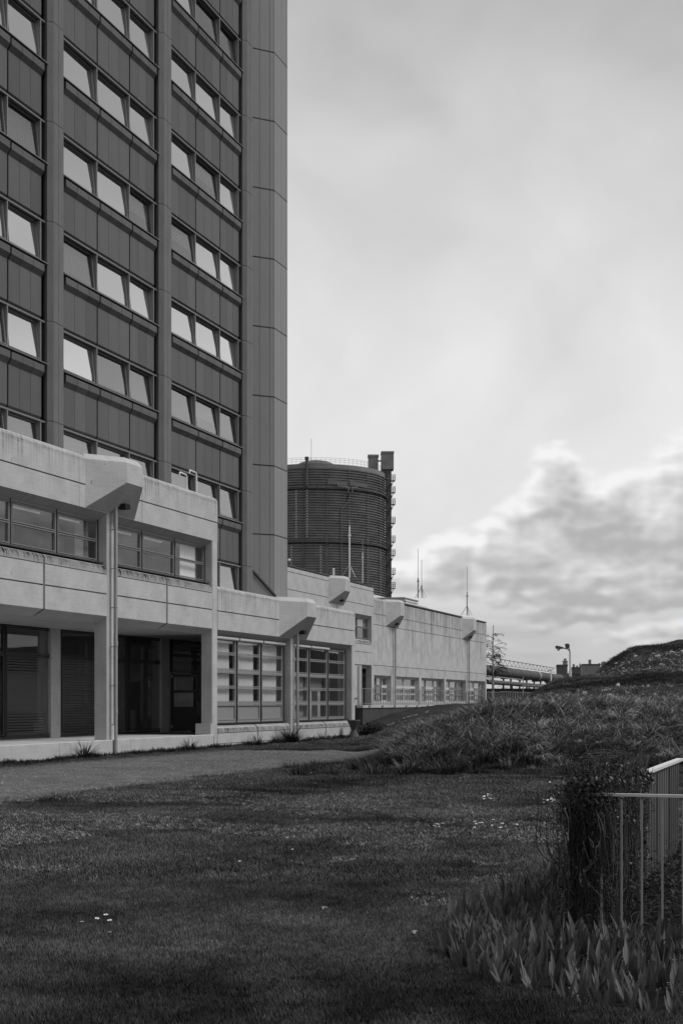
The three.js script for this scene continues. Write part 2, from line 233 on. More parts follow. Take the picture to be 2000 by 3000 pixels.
// ---------------------------------------------------------------- office tower
const XT = -22.4, J0 = 4.05, ST = 3.012, FIN0 = -37.62, BAY = 7.5, TOP = 35.2;
{
  const T = thing('office_tower', 'tall dark metal-clad office tower with rows of tilted windows', 'office tower', [XT, 0, -46]);
  const zL = FIN0 + BAY, zR = FIN0 - 2 * BAY - 0.87;
  // body: rear walls, floors, core
  const shell = [box(XT - 18, XT - 17.6, 0, TOP, zL, zR), box(XT - 17.6, XT - 0.4, 8.36, TOP, zL, zL + 0.3), box(XT - 17.6, XT - 0.4, 5.36, TOP, zR - 0.3, zR), box(XT - 18, XT - 0.02, TOP - 0.3, TOP, zL, zR), box(XT - 5.2, XT - 5, 8.36, TOP - 0.3, zL, zR)];
  part('wall', shell, M.panelC, T);
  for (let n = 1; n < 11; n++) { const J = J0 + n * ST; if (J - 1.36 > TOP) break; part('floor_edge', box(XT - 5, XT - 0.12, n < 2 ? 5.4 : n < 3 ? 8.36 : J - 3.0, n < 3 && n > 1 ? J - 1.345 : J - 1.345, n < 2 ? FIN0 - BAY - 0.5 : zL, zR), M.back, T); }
  // geometry shared by the repeats
  const prof = [[0.11, -1.40], [0.11, -1.60], [0, -1.76], [0, -2.93], [-0.06, -3.0], [-0.1, -3.0], [-0.1, -1.40]];
  const stripG = [0.697, 0.707, 0.588].map((w) => extZ(prof, -w / 2, w / 2));
  const backG = [2.2, 2.23, 1.87].map((w) => extZ([[-0.1, -1.44], [-0.1, -2.98], [-0.115, -2.98], [-0.115, -1.44]], -w / 2 + 0.03, w / 2 - 0.03));
  const EDGE = [1.0, 3.2, 5.43, 7.30];
  const tilt = Math.atan2(0.12, 1.2), W3 = [2.2, 2.23, 1.87].map((w) => w - 0.07);
  const tg = (g) => { const q = merged(g); q.rotateZ(tilt); q.translate(-0.15, -0.035, 0); return q; };   // hung from the head, foot set back
  const outer = W3.map((w) => tg(frameX(-0.07, 0, -1.25, 0, -w / 2, w / 2, 0.045)));
  const sash = W3.map((w) => tg(frameX(-0.055, 0.012, -1.2, -0.05, -w / 2 + 0.05, w / 2 - 0.05, 0.038)));
  const pane = W3.map((w) => tg([box(-0.042, -0.034, -1.165, -0.085, -w / 2 + 0.085, w / 2 - 0.085)]));
  const head = W3.map((w) => merged([box(-0.42, -0.11, -0.03, 0.0, -w / 2, w / 2), box(-0.14, -0.11, -0.045, -0.03, -w / 2, w / 2)]));
  const blindG = W3.map((w) => { const l = []; for (let k = 0; k < 34; k++) l.push(box(-0.125, -0.105, -1.12 + k * 0.0295, -1.12 + k * 0.0295 + 0.021, -w / 2 + 0.12, w / 2 - 0.12)); return tg(l); });
  const vblindG = W3.map((w) => { const l = []; const n = Math.floor((w - 0.24) / 0.13); for (let k = 0; k < n; k++) l.push(box(-0.13, -0.11, -1.1, -0.12, -w / 2 + 0.13 + k * 0.13, -w / 2 + 0.13 + k * 0.13 + 0.095)); return tg(l); });
  const halfBlindG = W3.map((w) => tg([box(-0.12, -0.10, -0.7, -0.11, -w / 2 + 0.12, w / 2 - 0.12), box(-0.125, -0.085, -0.73, -0.7, -w / 2 + 0.12, w / 2 - 0.12)]));
  const mullG = merged([box(-0.42, -0.005, -1.3, -0.07, -0.022, 0.022)]);
  const finG = [extY([[-0.35, -0.09], [-0.02, -0.09], [-0.02, -0.002], [0.06, -0.002], [0.2, -0.14], [0.2, -0.43], [-0.35, -0.43]], 0.008, ST - 0.008), extY([[-0.35, -0.442], [0.2, -0.442], [0.2, -0.73], [0.06, -0.868], [-0.35, -0.868]], 0.008, ST - 0.008)];
  const R = rng(5), gapShadeG = box(-0.35, -0.12, 0, ST, -0.088, 0.17);
  // glass by storey and bay: b sky-bright, m greyer, d dark, h slatted blind, v hanging blind, r part-drawn roller blind
  const KIND = { 2: ['hhh', 'hhd', 'hhd', 'hhh'], 3: ['mmb', 'bdh', 'mrm', ''], 4: ['bbb', 'vbb', 'bbb', ''], 5: ['vvv', 'bbr', 'bbb', ''], 6: ['bbb', 'bbb', 'bbb', ''], 7: ['bbm', 'bbb', 'bbb', ''], 8: ['bbb', 'bbb', 'bmm', ''], 9: ['bbb', 'bbb', 'mbb', ''], 1: ['', '', 'ddd', ''] };
  for (let n = 1; n < 10; n++) {
    const J = J0 + n * ST;
    for (let b = 0; b < 3; b++) {
      if (n === 1 && b < 2) continue;
      const zf = FIN0 + BAY - b * BAY;            // fin before this bay
      for (let k = 0; k < 3; k++) {
        const za = zf - EDGE[k] - 0.032, zb = zf - EDGE[k + 1] + 0.032, zc = (za + zb) / 2, w = za - zb;
        const sp = put('spandrel_panel', backG[k], M.back, T, XT, J, zc), sw = w / 3;
        for (let q = 0; q < 3; q++) put('panel_strip', stripG[k], [M.panel, M.panelB, M.panelC][Math.floor(R() * 3)], sp, 0, 0, (q - 1) * sw);
        const wn = put('window', outer[k], M.winFrame, T, XT, J, zc); wn.rotation.set(0, (R() - 0.5) * 0.03, (R() - 0.5) * 0.022);
        put('head', head[k], M.railDark, wn, 0, 0, 0); put('sash', sash[k], M.winFrame, wn, 0, 0, 0);
        const t0 = (KIND[n]?.[b] ?? 'bbb')[k] ?? 'b', t = t0 === 'b' && R() < 0.09 ? 'r' : t0;
        put('pane', pane[k], t === 'b' ? M.mirror : M.coated, wn, 0, 0, 0);
        if (t === 'h') put('blind', blindG[k], M.blind, wn, 0, 0, 0);
        if (t === 'v') put('blind', vblindG[k], M.white, wn, 0, 0, 0);
        if (t === 'r') put('blind', halfBlindG[k], M.curtain, wn, 0, 0, 0);
        put('mullion', mullG, M.mullion, T, XT, J, zb + (k < 2 ? -0.032 : 0.02));
        if (k === 0) put('mullion', mullG, M.mullion, T, XT, J, za);
      }
      const za = zf - 0.9, zb = zf - BAY + 0.02;
      part('head_rail', box(XT - 0.1, XT + 0.0, J - 0.062, J - 0.012, za, zb), M.rail, T);
      part('sill_rail', [extZ([[XT - 0.45, J - 1.28], [XT + 0.14, J - 1.315], [XT + 0.14, J - 1.34], [XT - 0.45, J - 1.345]], za, zb)], M.rail, T);
    }
    for (let f = 0; f < 4; f++) { for (const g of finG) put('fin_cover', g, M.fin, T, XT, J - ST, FIN0 + BAY - f * BAY); put('painted_gap_shade', gapShadeG, M.back, T, XT, J - ST, FIN0 + BAY - f * BAY); }  // near-black strip beside each fin: shade of its side painted as colour
  }
  // upper end of the facade above the last storey
  for (let f = 0; f < 4; f++) for (const g of finG) put('fin_cover', g, M.fin, T, XT, J0 + 9 * ST, FIN0 + BAY - f * BAY);
  // stair shaft of bent sheet metal at the end of the facade
  const P0 = [-23.75, -57.05], t = 0.728, P1 = [P0[0] + t, P0[1] - t], P2 = [P1[0], P1[1] - 1.56], P3 = [P2[0] - 1.2, P2[1] - 1.2];
  part('stair_shaft', extY([[P0[0] - 6, P0[1] + 3.4], [P0[0] - 0.75, P0[1] + 0.65], [P1[0] - 0.06, P1[1] + 0.03], [P2[0] - 0.06, P2[1] - 0.0], [P3[0] - 0.05, P3[1]], [P3[0] - 6, P3[1]]], 0, TOP + 1.5), M.back, T);
  const f1 = (s, o) => [P0[0] + (s - o) * Math.SQRT1_2, P0[1] - (s + o) * Math.SQRT1_2], f1o = (s, o) => [P0[0] + s * Math.SQRT1_2 + o * Math.SQRT1_2, P0[1] - s * Math.SQRT1_2 + o * Math.SQRT1_2];
  const sOf = (px) => { const k = ray(px)[2] / ray(px)[0]; return ((k * P0[0] - P0[1]) / (-1 - k)) * Math.SQRT2; };
  const cuts1 = [-0.6, sOf(760), sOf(790), t * Math.SQRT2 + 0.0];
  const cuts2 = [P1[1] + 0.02, zAt(812, P1[0]), zAt(824, P1[0]), zAt(838, P1[0]), P2[1]];
  const g1 = [], g2 = [], hgt = ST - 0.05;
  for (let k = 0; k < 3; k++) g1.push(extY([f1o(cuts1[k] + 0.008, 0), f1o(cuts1[k + 1] - 0.008, 0), f1o(cuts1[k + 1] - 0.008 - (k === 2 ? 0.03 : 0), -0.035), f1o(cuts1[k] + 0.008, -0.035)].map(([x, z]) => [x, z]), 0, hgt));
  for (let k = 0; k < 4; k++) g2.push(extY([[P1[0], cuts2[k] - 0.006], [P1[0], cuts2[k + 1] + 0.006], [P1[0] - 0.035, cuts2[k + 1] + 0.006], [P1[0] - 0.035, cuts2[k] - 0.006]], 0, hgt));
  const g3 = [extY([[P2[0], P2[1] - 0.012], [P3[0], P3[1] - 0.012], [P3[0] - 0.03, P3[1] + 0.03], [P2[0] - 0.03, P2[1] + 0.02]], 0, hgt)];
  const joint = merged([extY([f1o(-0.6, 0.012), f1o(t * Math.SQRT2, 0.012), [P2[0] + 0.012, P2[1]], [P2[0] - 0.05, P2[1]], f1o(t * Math.SQRT2 - 0.03, -0.04), f1o(-0.6, -0.04)], -0.035, -0.017)]);
  for (let n = 0; n < 10; n++) {
    const y = 29.99 - 3.01 * 8 + n * 3.01 + 0.0;
    for (const g of [...g1, ...g2, ...g3]) put('shaft_panel', g, M.shaft, T, 0, y, 0);
    put('drip_edge', joint, M.railDark, T, 0, y, 0);
  }
  // sloping metal hood at the foot of the shaft
  const o1 = f1o(-0.7, 0.12), o2 = f1o(1.0, 0.12), i1 = f1o(-0.7, 0.02), i2 = f1o(1.0, 0.02);
  part('metal_hood', new ConvexGeometry([[o1, 5.4], [o2, 5.4], [i1, 5.4], [i2, 5.4], [o1, 7.85], [i1, 7.85], [o2, 6.15], [i2, 6.15]].map(([[x, z], y]) => new THREE.Vector3(x, y, z))), M.shaft, T);
  const l1 = f1o(-0.72, 0.2), l2 = f1o(1.04, 0.2), m1 = f1o(-0.72, 0.02), m2 = f1o(1.04, 0.02);
  part('hood_edge', new ConvexGeometry([[l1, 7.9], [l2, 6.15], [m1, 7.9], [m2, 6.15], [l1, 7.98], [l2, 6.25], [m1, 7.98], [m2, 6.25]].map(([[x, z], y]) => new THREE.Vector3(x, y, z))), M.railDark, T);
}

// ---------------------------------------------------------------- concrete wings: shared pieces
const XA = -20.1;
function spout(parent, X, zc, yb, yt, mat, pr = 0.79) {   // splayed rainwater head cast in the parapet
  const P = (x, y, z) => new THREE.Vector3(x, y, z), r = 0.81 * (yt - yb > 1.3 ? 1 : 0.9), c = 0.13;
  const pts = [P(X, yb, zc + 1.5), P(X, yb, zc - 1.5), P(X + pr, yb + r, zc + 0.5), P(X + pr, yb + r, zc - 0.5), P(X + pr, yt - 0.15, zc + 0.5), P(X + pr, yt - 0.15, zc - 0.5), P(X, yt - 0.15, zc + 1.5), P(X, yt - 0.15, zc - 1.5),
    P(X + pr - c, yt + 0.02, zc + 0.5 - 0.06), P(X + pr - c, yt + 0.02, zc - 0.44), P(X - c, yt + 0.02, zc + 1.44), P(X - c, yt + 0.02, zc - 1.44), P(X - 0.3, yb, zc + 1.5), P(X - 0.3, yb, zc - 1.5), P(X - 0.3, yt + 0.02, zc + 1.44), P(X - 0.3, yt + 0.02, zc - 1.44)];
  const g = uvm(new ConvexGeometry(pts), 1, 1, yt - 0.14 - 1.62);
  const s = part('rain_spout', g, mat, parent);
  part('outlet', box(X + 0.1, X + 0.42, yb + 0.16, yb + 0.3, zc - 0.1, zc - 0.42), M.groove, s);
  return s;
}
function downpipe(label, X, z, y0, y1, r = 0.05) {
  const t = thing('downpipe', label, 'downpipe', [X, y0, z], 'downpipes on the concrete walls');
  part('pipe', tube([[X - 0.02, y1, z], [X, y1 - 0.25, z], [X, y1 - 0.6, z], [X, y0 + 2.5, z], [X, y0, z]], r, 40, 14), M.pipe, t);
  for (const f of [0.16, 0.42]) { const y = y0 + (y1 - y0) * f; part('collar', [cyl(X, y, y + 0.12, z, r * 1.22, 14)], M.pipe, t); }
  for (let y = y0 + 0.9; y < y1 - 0.7; y += 1.15) part('clip', [box(X - 0.15, X - 0.02, y, y + 0.025, z + 0.0, z + 0.03), cyl(X, y, y + 0.025, z, r * 1.08, 12)], M.steel, t);
  part('lightning_cable', bar([X - 0.1, y0, z + 0.1], [X - 0.1, y1 - 0.3, z + 0.1], 0.006), M.darkSteel, t);
  return t;
}
// a metal window in the (z, y) plane: panes = [ytop, ybottom] measured down from the head
function metalWindow(parent, X, za, zb, y1, y0, panes, mats = {}) {
  const fr = mats.frame ?? M.frame, gl = mats.glass ?? M.glass, st = mats.st ?? 0.055, x0 = X - 0.06, x1 = X;
  const geo = frameX(x0, x1, y0, y1, zb, za, st);
  for (let k = 1; k < panes.length; k++) geo.push(box(x0 + 0.003, x1 - 0.004, y1 - panes[k][0] + 0.012, y1 - panes[k - 1][1] - 0.012, zb + st, za - st));
  const w = part('window', geo, fr, parent);
  panes.forEach(([a, b, kind], k) => {
    const yA = y1 - a, yB = y1 - b, in0 = zb + st, in1 = za - st;
    part('sash', frameX(x0 + 0.01, x1 + 0.015, yB, yA, in0 + 0.004, in1 - 0.004, 0.028), mats.sash ?? fr, w);
    part('pane', box(X - 0.038, X - 0.03, yB + 0.03, yA - 0.03, in0 + 0.034, in1 - 0.034), kind === 'panel' ? mats.panel ?? M.frameGrey : gl, w);
  });
  return w;
}
function curtainG(X, za, zb, y0, y1, fold = 0.16, amp = 0.035, seed = 1) {
  const w = Math.abs(za - zb), n = Math.max(8, Math.round(w / fold) * 8), g = new THREE.PlaneGeometry(w, y1 - y0, n, 6), p = g.attributes.position;
  for (let i = 0; i < p.count; i++) { const u = p.getX(i), v = p.getY(i); p.setZ(i, amp * Math.sin((u + 0.35 * fold * Math.sin(u * 3.1 + seed)) / fold * 2 * Math.PI) * (0.75 + 0.25 * Math.sin(v * 1.4 + u * 2 + seed))); }
  g.computeVertexNormals(); g.rotateY(Math.PI / 2); g.translate(X, (y0 + y1) / 2, (za + zb) / 2); return g;
}
function slats(X, za, zb, y0, y1, pitch, th = 0.7, dx = 0.03) { const l = []; for (let y = y0; y < y1 - pitch * 0.5; y += pitch) l.push(extZ([[X, y], [X + dx, y + pitch * 0.12], [X + dx, y + pitch * th], [X, y + pitch * th * 0.9]], zb, za)); return l; }
const gr = (y) => [[0, y - 0.02], [-0.09, y - 0.016], [-0.09, y + 0.016], [0, y + 0.02]];          // recessed joint in a profile
const off = (X, pts) => pts.map(([x, y]) => [X + x, y]);

// ---------------------------------------------------------------- two-storey wing
const COL = [-29.73, -37.23, -44.73, -52.23, -59.73], CW = 0.42;
{
  const W = thing('concrete_wing', 'two-storey board-marked concrete wing with open ground-floor arcade', 'building', [XA, 0, -38]);
  const zE = COL[2] - CW;
  const par = (z0, z1) => part('parapet_panel', extZ(off(XA, [[0, 7.14], ...gr(7.8), [0, 8.53], [-0.05, 8.61], [-0.15, 8.67], [-0.2, 8.685], [-0.55, 8.69], [-0.55, 6.95], [-0.33, 6.95]]), z0, z1, 8.54 - 1.62), M.stained, W);
  const sc = COL[1] - CW / 2;
  par(COL[0] + 8, COL[0] - 0.01); par(COL[0] - 0.02, sc + 1.86); par(sc + 1.845, sc - 2.0); par(sc - 2.02, zE);
  spout(W, XA + 0.004, sc, 7.155, 8.69, M.concrete);
  // roof and rear of the wing, floor slabs
  part('roof', [box(-23.0, XA - 0.5, 8.1, 8.35, COL[0] + 8, zE), box(-22.9, XA - 0.5, 7.0, 7.2, COL[0] + 8, zE)], M.darkConcrete, W);
  part('floor_slab', [box(-30, XA - 0.34, 3.95, 4.35, COL[0] + 8, zE), box(-25.9, XA - 0.4, 5.3, 5.6, COL[0] + 8, zE)], M.darkConcrete, W);
  part('interior_wall', [box(-26.2, -26, 4.4, 8.1, COL[0] + 8, zE), box(-30.2, -30, 0.4, 4, COL[0] + 8, zE), box(-30, XA - 0.5, 4.4, 8.2, zE + 0.02, zE + 0.2), box(-30, -23.62, 0.49, 4, zE + 0.02, zE + 0.2)], M.room, W);
  for (let c = 0; c < 3; c++) {
    const z = COL[c];
    part('pillar', extY([[XA - 0.42, z], [XA - 0.03, z], [XA, z - 0.03], [XA, z - CW + 0.03], [XA - 0.03, z - CW], [XA - 0.42, z - CW]], c === 2 ? -0.1 : 0.49, 7.135), M.concrete, W);
  }
  // pillar top beside the lower wing
  for (let c = 0; c < 2; c++) {
    const za = COL[c] - CW - 0.012, zb = COL[c + 1] + 0.012, zm = (za + zb) / 2;
    for (const [p, q] of [[za, zm + 0.055], [zm - 0.055, zb]]) {
      part('band_panel', extZ(off(XA, [[0, 4.12], ...gr(4.77), [0, 5.335], [-0.4, 5.335], [-0.4, 3.93], [-0.33, 3.93]]), p, q), M.concrete, W);
      part('sill_block', extZ(off(XA, [[0, 5.36], [0, 5.46], [-0.02, 5.53], [-0.07, 5.59], [-0.2, 5.64], [-0.4, 5.66], [-0.4, 5.36]]), p, q, 5.62 - 0.62), M.sill, W);
    }
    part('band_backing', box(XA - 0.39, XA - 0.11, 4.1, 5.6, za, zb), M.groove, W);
    part('joint_strip', extZ(off(XA, [[-0.012, 4.13], [-0.012, 5.45], [-0.09, 5.57], [-0.2, 5.62], [-0.2, 4.0]]), zm + 0.052, zm - 0.052, 4), M.jointStain, W);
    part('sill_plate', [box(XA - 0.4, XA - 0.1, 5.668, 5.70, za - 0.03, zb + 0.03)], M.frameDark, W);
    const ww = (za - zb) / 3;
    for (let k = 0; k < 3; k++) {
      const a = za - ww * k - 0.02, b = za - ww * (k + 1) + 0.02;
      metalWindow(W, XA - 0.31, a, b, 6.96, 5.70, [[0.075, 0.60], [0.63, 1.185]], { frame: M.frameGrey, sash: M.frameGrey });
      part('mullion_cover', box(XA - 0.34, XA - 0.285, 5.70, 6.96, b - 0.012 - 0.016, b - 0.004), M.frameDark, W);
      if (!(c === 1 && k === 2)) part('blind_rail', box(XA - 0.47, XA - 0.42, 6.76, 6.81, a - 0.15, b + 0.45 + 0.2 * k), M.white, W);
    }
    part('curtain', curtainG(XA - 0.55, zb + 0.9, zb + 0.12, 5.6, 7.0, 0.14, 0.03, 3), M.blindDark, W);
  }
  part('curtain', curtainG(XA - 0.5, COL[2] + 1.55, COL[2] + 0.35, 5.6, 7.0, 0.3, 0.012, 5), M.curtain, W, 'pale drawn curtain in the end window');
  // arcade deck
  part('deck', box(-30, XA + 0.06, 0.2, 0.47, COL[0] + 8, COL[2] + 0.12), M.darkConcrete, W);
  const zq = [COL[0] + 8, zAt(176, XA + 0.1), zAt(383, XA + 0.1), COL[2] + 0.12];
  for (let k = 0; k < 3; k++) part('plinth_slab', extZ(off(XA + 0.1, [[0, -0.2], [0, 0.475], [-0.015, 0.49], [-0.3, 0.49], [-0.3, -0.2]]), zq[k] - 0.006, zq[k + 1] + 0.006), M.concrete, W);
  part('painted_recess_shade', box(XA - 0.2, XA + 0.06, -0.1, 0.44, COL[2] + 0.11, COL[2] + 0.005), M.groove, W);  // near-black plate: the shade of an open recess put into its colour
  part('pillar_base', box(XA - 0.55, XA + 0.02, 0.49, 0.86, COL[2] + 0.2, COL[2] - 0.0), M.concrete, W);
  part('cable_box', box(XA - 0.15, XA - 0.03, 0.49, 0.92, COL[1] - CW - 0.005, COL[1] - CW - 0.16), M.pale, W);
  // recessed glazing
  const XG = -23.5;
  const zz = (px) => zAt(px, XG);
  for (const [a, b] of [[150, 178], [474, 496]]) part('pillar', box(XG - 0.35, XG + 0.06, 0.47, 3.96, zAt(a, XG + 0.06), zAt(b, XG + 0.06)), M.concrete, W);
  part('pillar', box(XG - 0.35, XG + 0.06, 0.47, 3.96, zAt(-150, XG), zAt(-122, XG)), M.concrete, W);
  for (const [a, b] of [[-120, 14], [17, 150], [178, 300], [378, 474]]) {
    metalWindow(W, XG, zz(a), zz(b), 3.95, 0.49, [[0.07, 0.86], [0.93, 3.36]], { frame: M.frameDark, sash: M.frameDark, glass: M.glassDark });
  }
  metalWindow(W, XG, zz(302), zz(376), 3.95, 0.49, [[0.07, 0.86], [0.93, 3.36]], { frame: M.frameDark, sash: M.frameDark, glass: M.glassDark });
  part('roller_shutter', slats(XG - 0.16, zz(182), zz(298), 0.55, 3.02, 0.085), M.blindDark, W);
  part('roller_shutter', slats(XG - 0.16, zz(22), zz(146), 0.55, 1.28, 0.085), M.blindDark, W);
  part('roller_shutter', [...slats(XG - 0.2, zz(22), zz(140), 2.5, 3.05, 0.085), box(XG - 0.24, XG - 0.22, 1.2, 2.52, zz(22), zz(146))], M.blindDark, W);
  part('curtain', curtainG(XG - 0.3, zz(384), zz(470), 2.35, 3.6, 0.13, 0.03, 2), M.blindDark, W);
  part('cupboard', [box(XG - 1.2, XG - 0.9, 0.5, 1.25, zz(395), zz(420)), box(XG - 0.8, XG - 0.75, 0.5, 1.3, zz(440), zz(452))], M.blind, W);
  // door with curtained lights
  const da = zz(503), db = zz(596), dm = da - (da - db) * 0.78;
  const D = part('door', [box(XG - 0.05, XG + 0.01, 0.5, 1.42, da - 0.05, dm), box(XG - 0.05, XG + 0.01, 1.42, 2.68, da - 0.05, da - 0.19), box(XG - 0.05, XG + 0.01, 1.42, 2.68, dm + 0.12, dm), box(XG - 0.05, XG + 0.01, 1.96, 2.06, da - 0.19, dm + 0.12), box(XG - 0.05, XG + 0.01, 2.56, 2.68, da - 0.19, dm + 0.12)], M.door, W, 'dark door with two curtained lights');
  part('pane', [box(XG - 0.03, XG - 0.02, 1.42, 1.96, da - 0.19, dm + 0.12), box(XG - 0.03, XG - 0.02, 2.06, 2.56, da - 0.19, dm + 0.12)], M.glass, D);
  part('curtain', curtainG(XG - 0.07, da - 0.2, dm + 0.14, 1.4, 2.6, 0.11, 0.02, 4), M.curtain, D);
  part('handle', [tube([[XG + 0.01, 1.62, dm + 0.1], [XG + 0.08, 1.6, dm + 0.1], [XG + 0.08, 1.2, dm + 0.1], [XG + 0.01, 1.18, dm + 0.1]], 0.014, 16, 8)], M.steel, D);
  for (const y of [0.62, 2.5]) part('hinge', box(XG + 0.01, XG + 0.03, y, y + 0.11, da - 0.02, da + 0.06), M.pale, D);
  metalWindow(W, XG, dm - 0.02, db, 2.68, 0.5, [[0.06, 0.9], [0.96, 2.1]], { frame: M.frameDark, sash: M.frameDark, glass: M.glassDark });
  metalWindow(W, XG, da, db, 3.95, 2.72, [[0.06, 0.55], [0.6, 1.16]], { frame: M.frameDark, sash: M.frameDark, glass: M.glassDark });
  downpipe('tall round downpipe on the arcade pillar of the two-storey wing', XA + 0.17, zAt(340, XA + 0.17), 0.02, 7.75, 0.052);
}

// ---------------------------------------------------------------- single-storey wing
{
  const W = thing('concrete_wing', 'single-storey concrete wing with tall gridded windows below the tower', 'building', [XA, 0, -52.5]);
  const zS = COL[2] - CW - 0.012, zE = COL[4] - CW, sc = COL[3] - CW / 2;
  const par = (z0, z1) => part('parapet_panel', extZ(off(XA, [[0, 4.11], ...gr(4.76), [0, 5.5], [-0.06, 5.58], [-0.16, 5.63], [-0.55, 5.64], [-0.55, 3.91], [-0.33, 3.91]]), z0, z1, 5.51 - 1.62), M.stained, W);
  par(zS, sc + 1.86); par(sc + 1.845, sc - 1.52); par(sc - 1.535, zE);
  spout(W, XA + 0.004, sc, 4.125, 5.64, M.concrete);
  part('roof', box(-40, XA - 0.5, 5.1, 5.35, zS, zE), M.darkConcrete, W);
  part('ceiling', box(-40, XA - 0.34, 3.95, 4.1, zS, zE), M.room, W);
  part('interior_wall', [box(-26.2, -26, 0, 4, zS, zE), box(-26, XA - 0.55, 0, 5.2, zE + 0.02, zE + 0.2), box(-26, XA - 0.5, 0, 0.3, zS, zE)], M.room, W);
  for (const c of [3, 4]) part('pillar', extY([[XA - 0.42, COL[c]], [XA - 0.03, COL[c]], [XA, COL[c] - 0.03], [XA, COL[c] - CW + 0.03], [XA - 0.03, COL[c] - CW], [XA - 0.42, COL[c] - CW]], -0.1, 4.1), M.concrete, W);
  for (const c of [2, 3]) {
    const za = COL[c] - CW - 0.012, zb = COL[c + 1] + 0.012, zm = (za + zb) / 2 - 0.1;
    for (const [p, q] of [[za, zm + 0.055], [zm - 0.055, zb]]) {
      part('sill_block', extZ(off(XA, [[0, 0.53], [0, 0.62], [-0.03, 0.68], [-0.1, 0.74], [-0.2, 0.79], [-0.4, 0.81], [-0.4, 0.53]]), p, q, 0.78 - 0.62), M.sill, W);
      part('band_panel', extZ(off(XA, [[0, 0.16], [0, 0.508], [-0.4, 0.508], [-0.4, 0.16]]), p, q), M.concrete, W);
    }
    part('footing', box(XA - 0.4, XA, -0.3, 0.14, za, zb), M.concrete, W);
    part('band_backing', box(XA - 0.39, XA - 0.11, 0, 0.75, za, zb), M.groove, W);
    part('joint_strip', extZ(off(XA, [[-0.012, 0.16], [-0.012, 0.61], [-0.1, 0.72], [-0.2, 0.77], [-0.2, 0.16]]), zm + 0.052, zm - 0.052), M.jointStain, W);
    part('sill_plate', [box(XA - 0.42, XA - 0.13, 0.82, 0.862, za - 0.02, zb + 0.06)], M.frameDark, W);
    const ww = (za - zb - 0.1) / 3;
    for (let k = 0; k < 3; k++) {
      const a = za - ww * k - 0.03, b = za - ww * (k + 1) + 0.03;
      metalWindow(W, XA - 0.3, a, b, 3.87, 0.865, [[0.04, 0.52], [0.565, 1.10], [1.22, 1.715], [1.76, 2.26], [2.38, 2.92, c === 2 ? 'panel' : 'glass']], { frame: M.frame, sash: M.frame, panel: M.frame, st: 0.085 });
      part('mullion_cover', box(XA - 0.33, XA - 0.26, 0.865, 3.87, b - 0.045, b - 0.015), M.frameDark, W);
      if (!(c === 3 && k === 2)) part('awning_roll', [bar([XA - 0.22, 3.86, a - 0.03], [XA - 0.22, 3.86, b + 0.03], 0.062, 14)], M.pale, W);
      if (c === 2) part('curtain', curtainG(XA - 0.45, a - 0.02, b + 0.34, 1.35, 3.82, 0.15, 0.035, k * 2.3), M.curtain, W);
      else if (k === 0) part('blind', slats(XA - 0.5, a - 0.05, b + 0.05, 1.0, 2.65, 0.05), M.blind, W);
      else if (k === 1) part('blind', box(XA - 0.53, XA - 0.5, 2.05, 2.72, a - 0.05, b + 0.05), M.blindDark, W);
      else part('cupboard', [box(XA - 1.7, XA - 1.3, 0.4, 2.5, a - 0.5, a - 0.75), box(XA - 1.7, XA - 1.3, 0.4, 2.6, b + 0.75, b + 0.4)], M.curtain, W);
    }
  }
  downpipe('round downpipe between the two gridded window bays', XA + 0.17, zAt(871.5, XA + 0.17), 0.0, 4.72, 0.05);
  part('tap', [bar([XA, 1.75, COL[4] - 0.3], [XA + 0.1, 1.75, COL[4] - 0.3], 0.02), bar([XA + 0.1, 1.82, COL[4] - 0.3], [XA + 0.1, 1.68, COL[4] - 0.3], 0.018)], M.darkSteel, W);
}

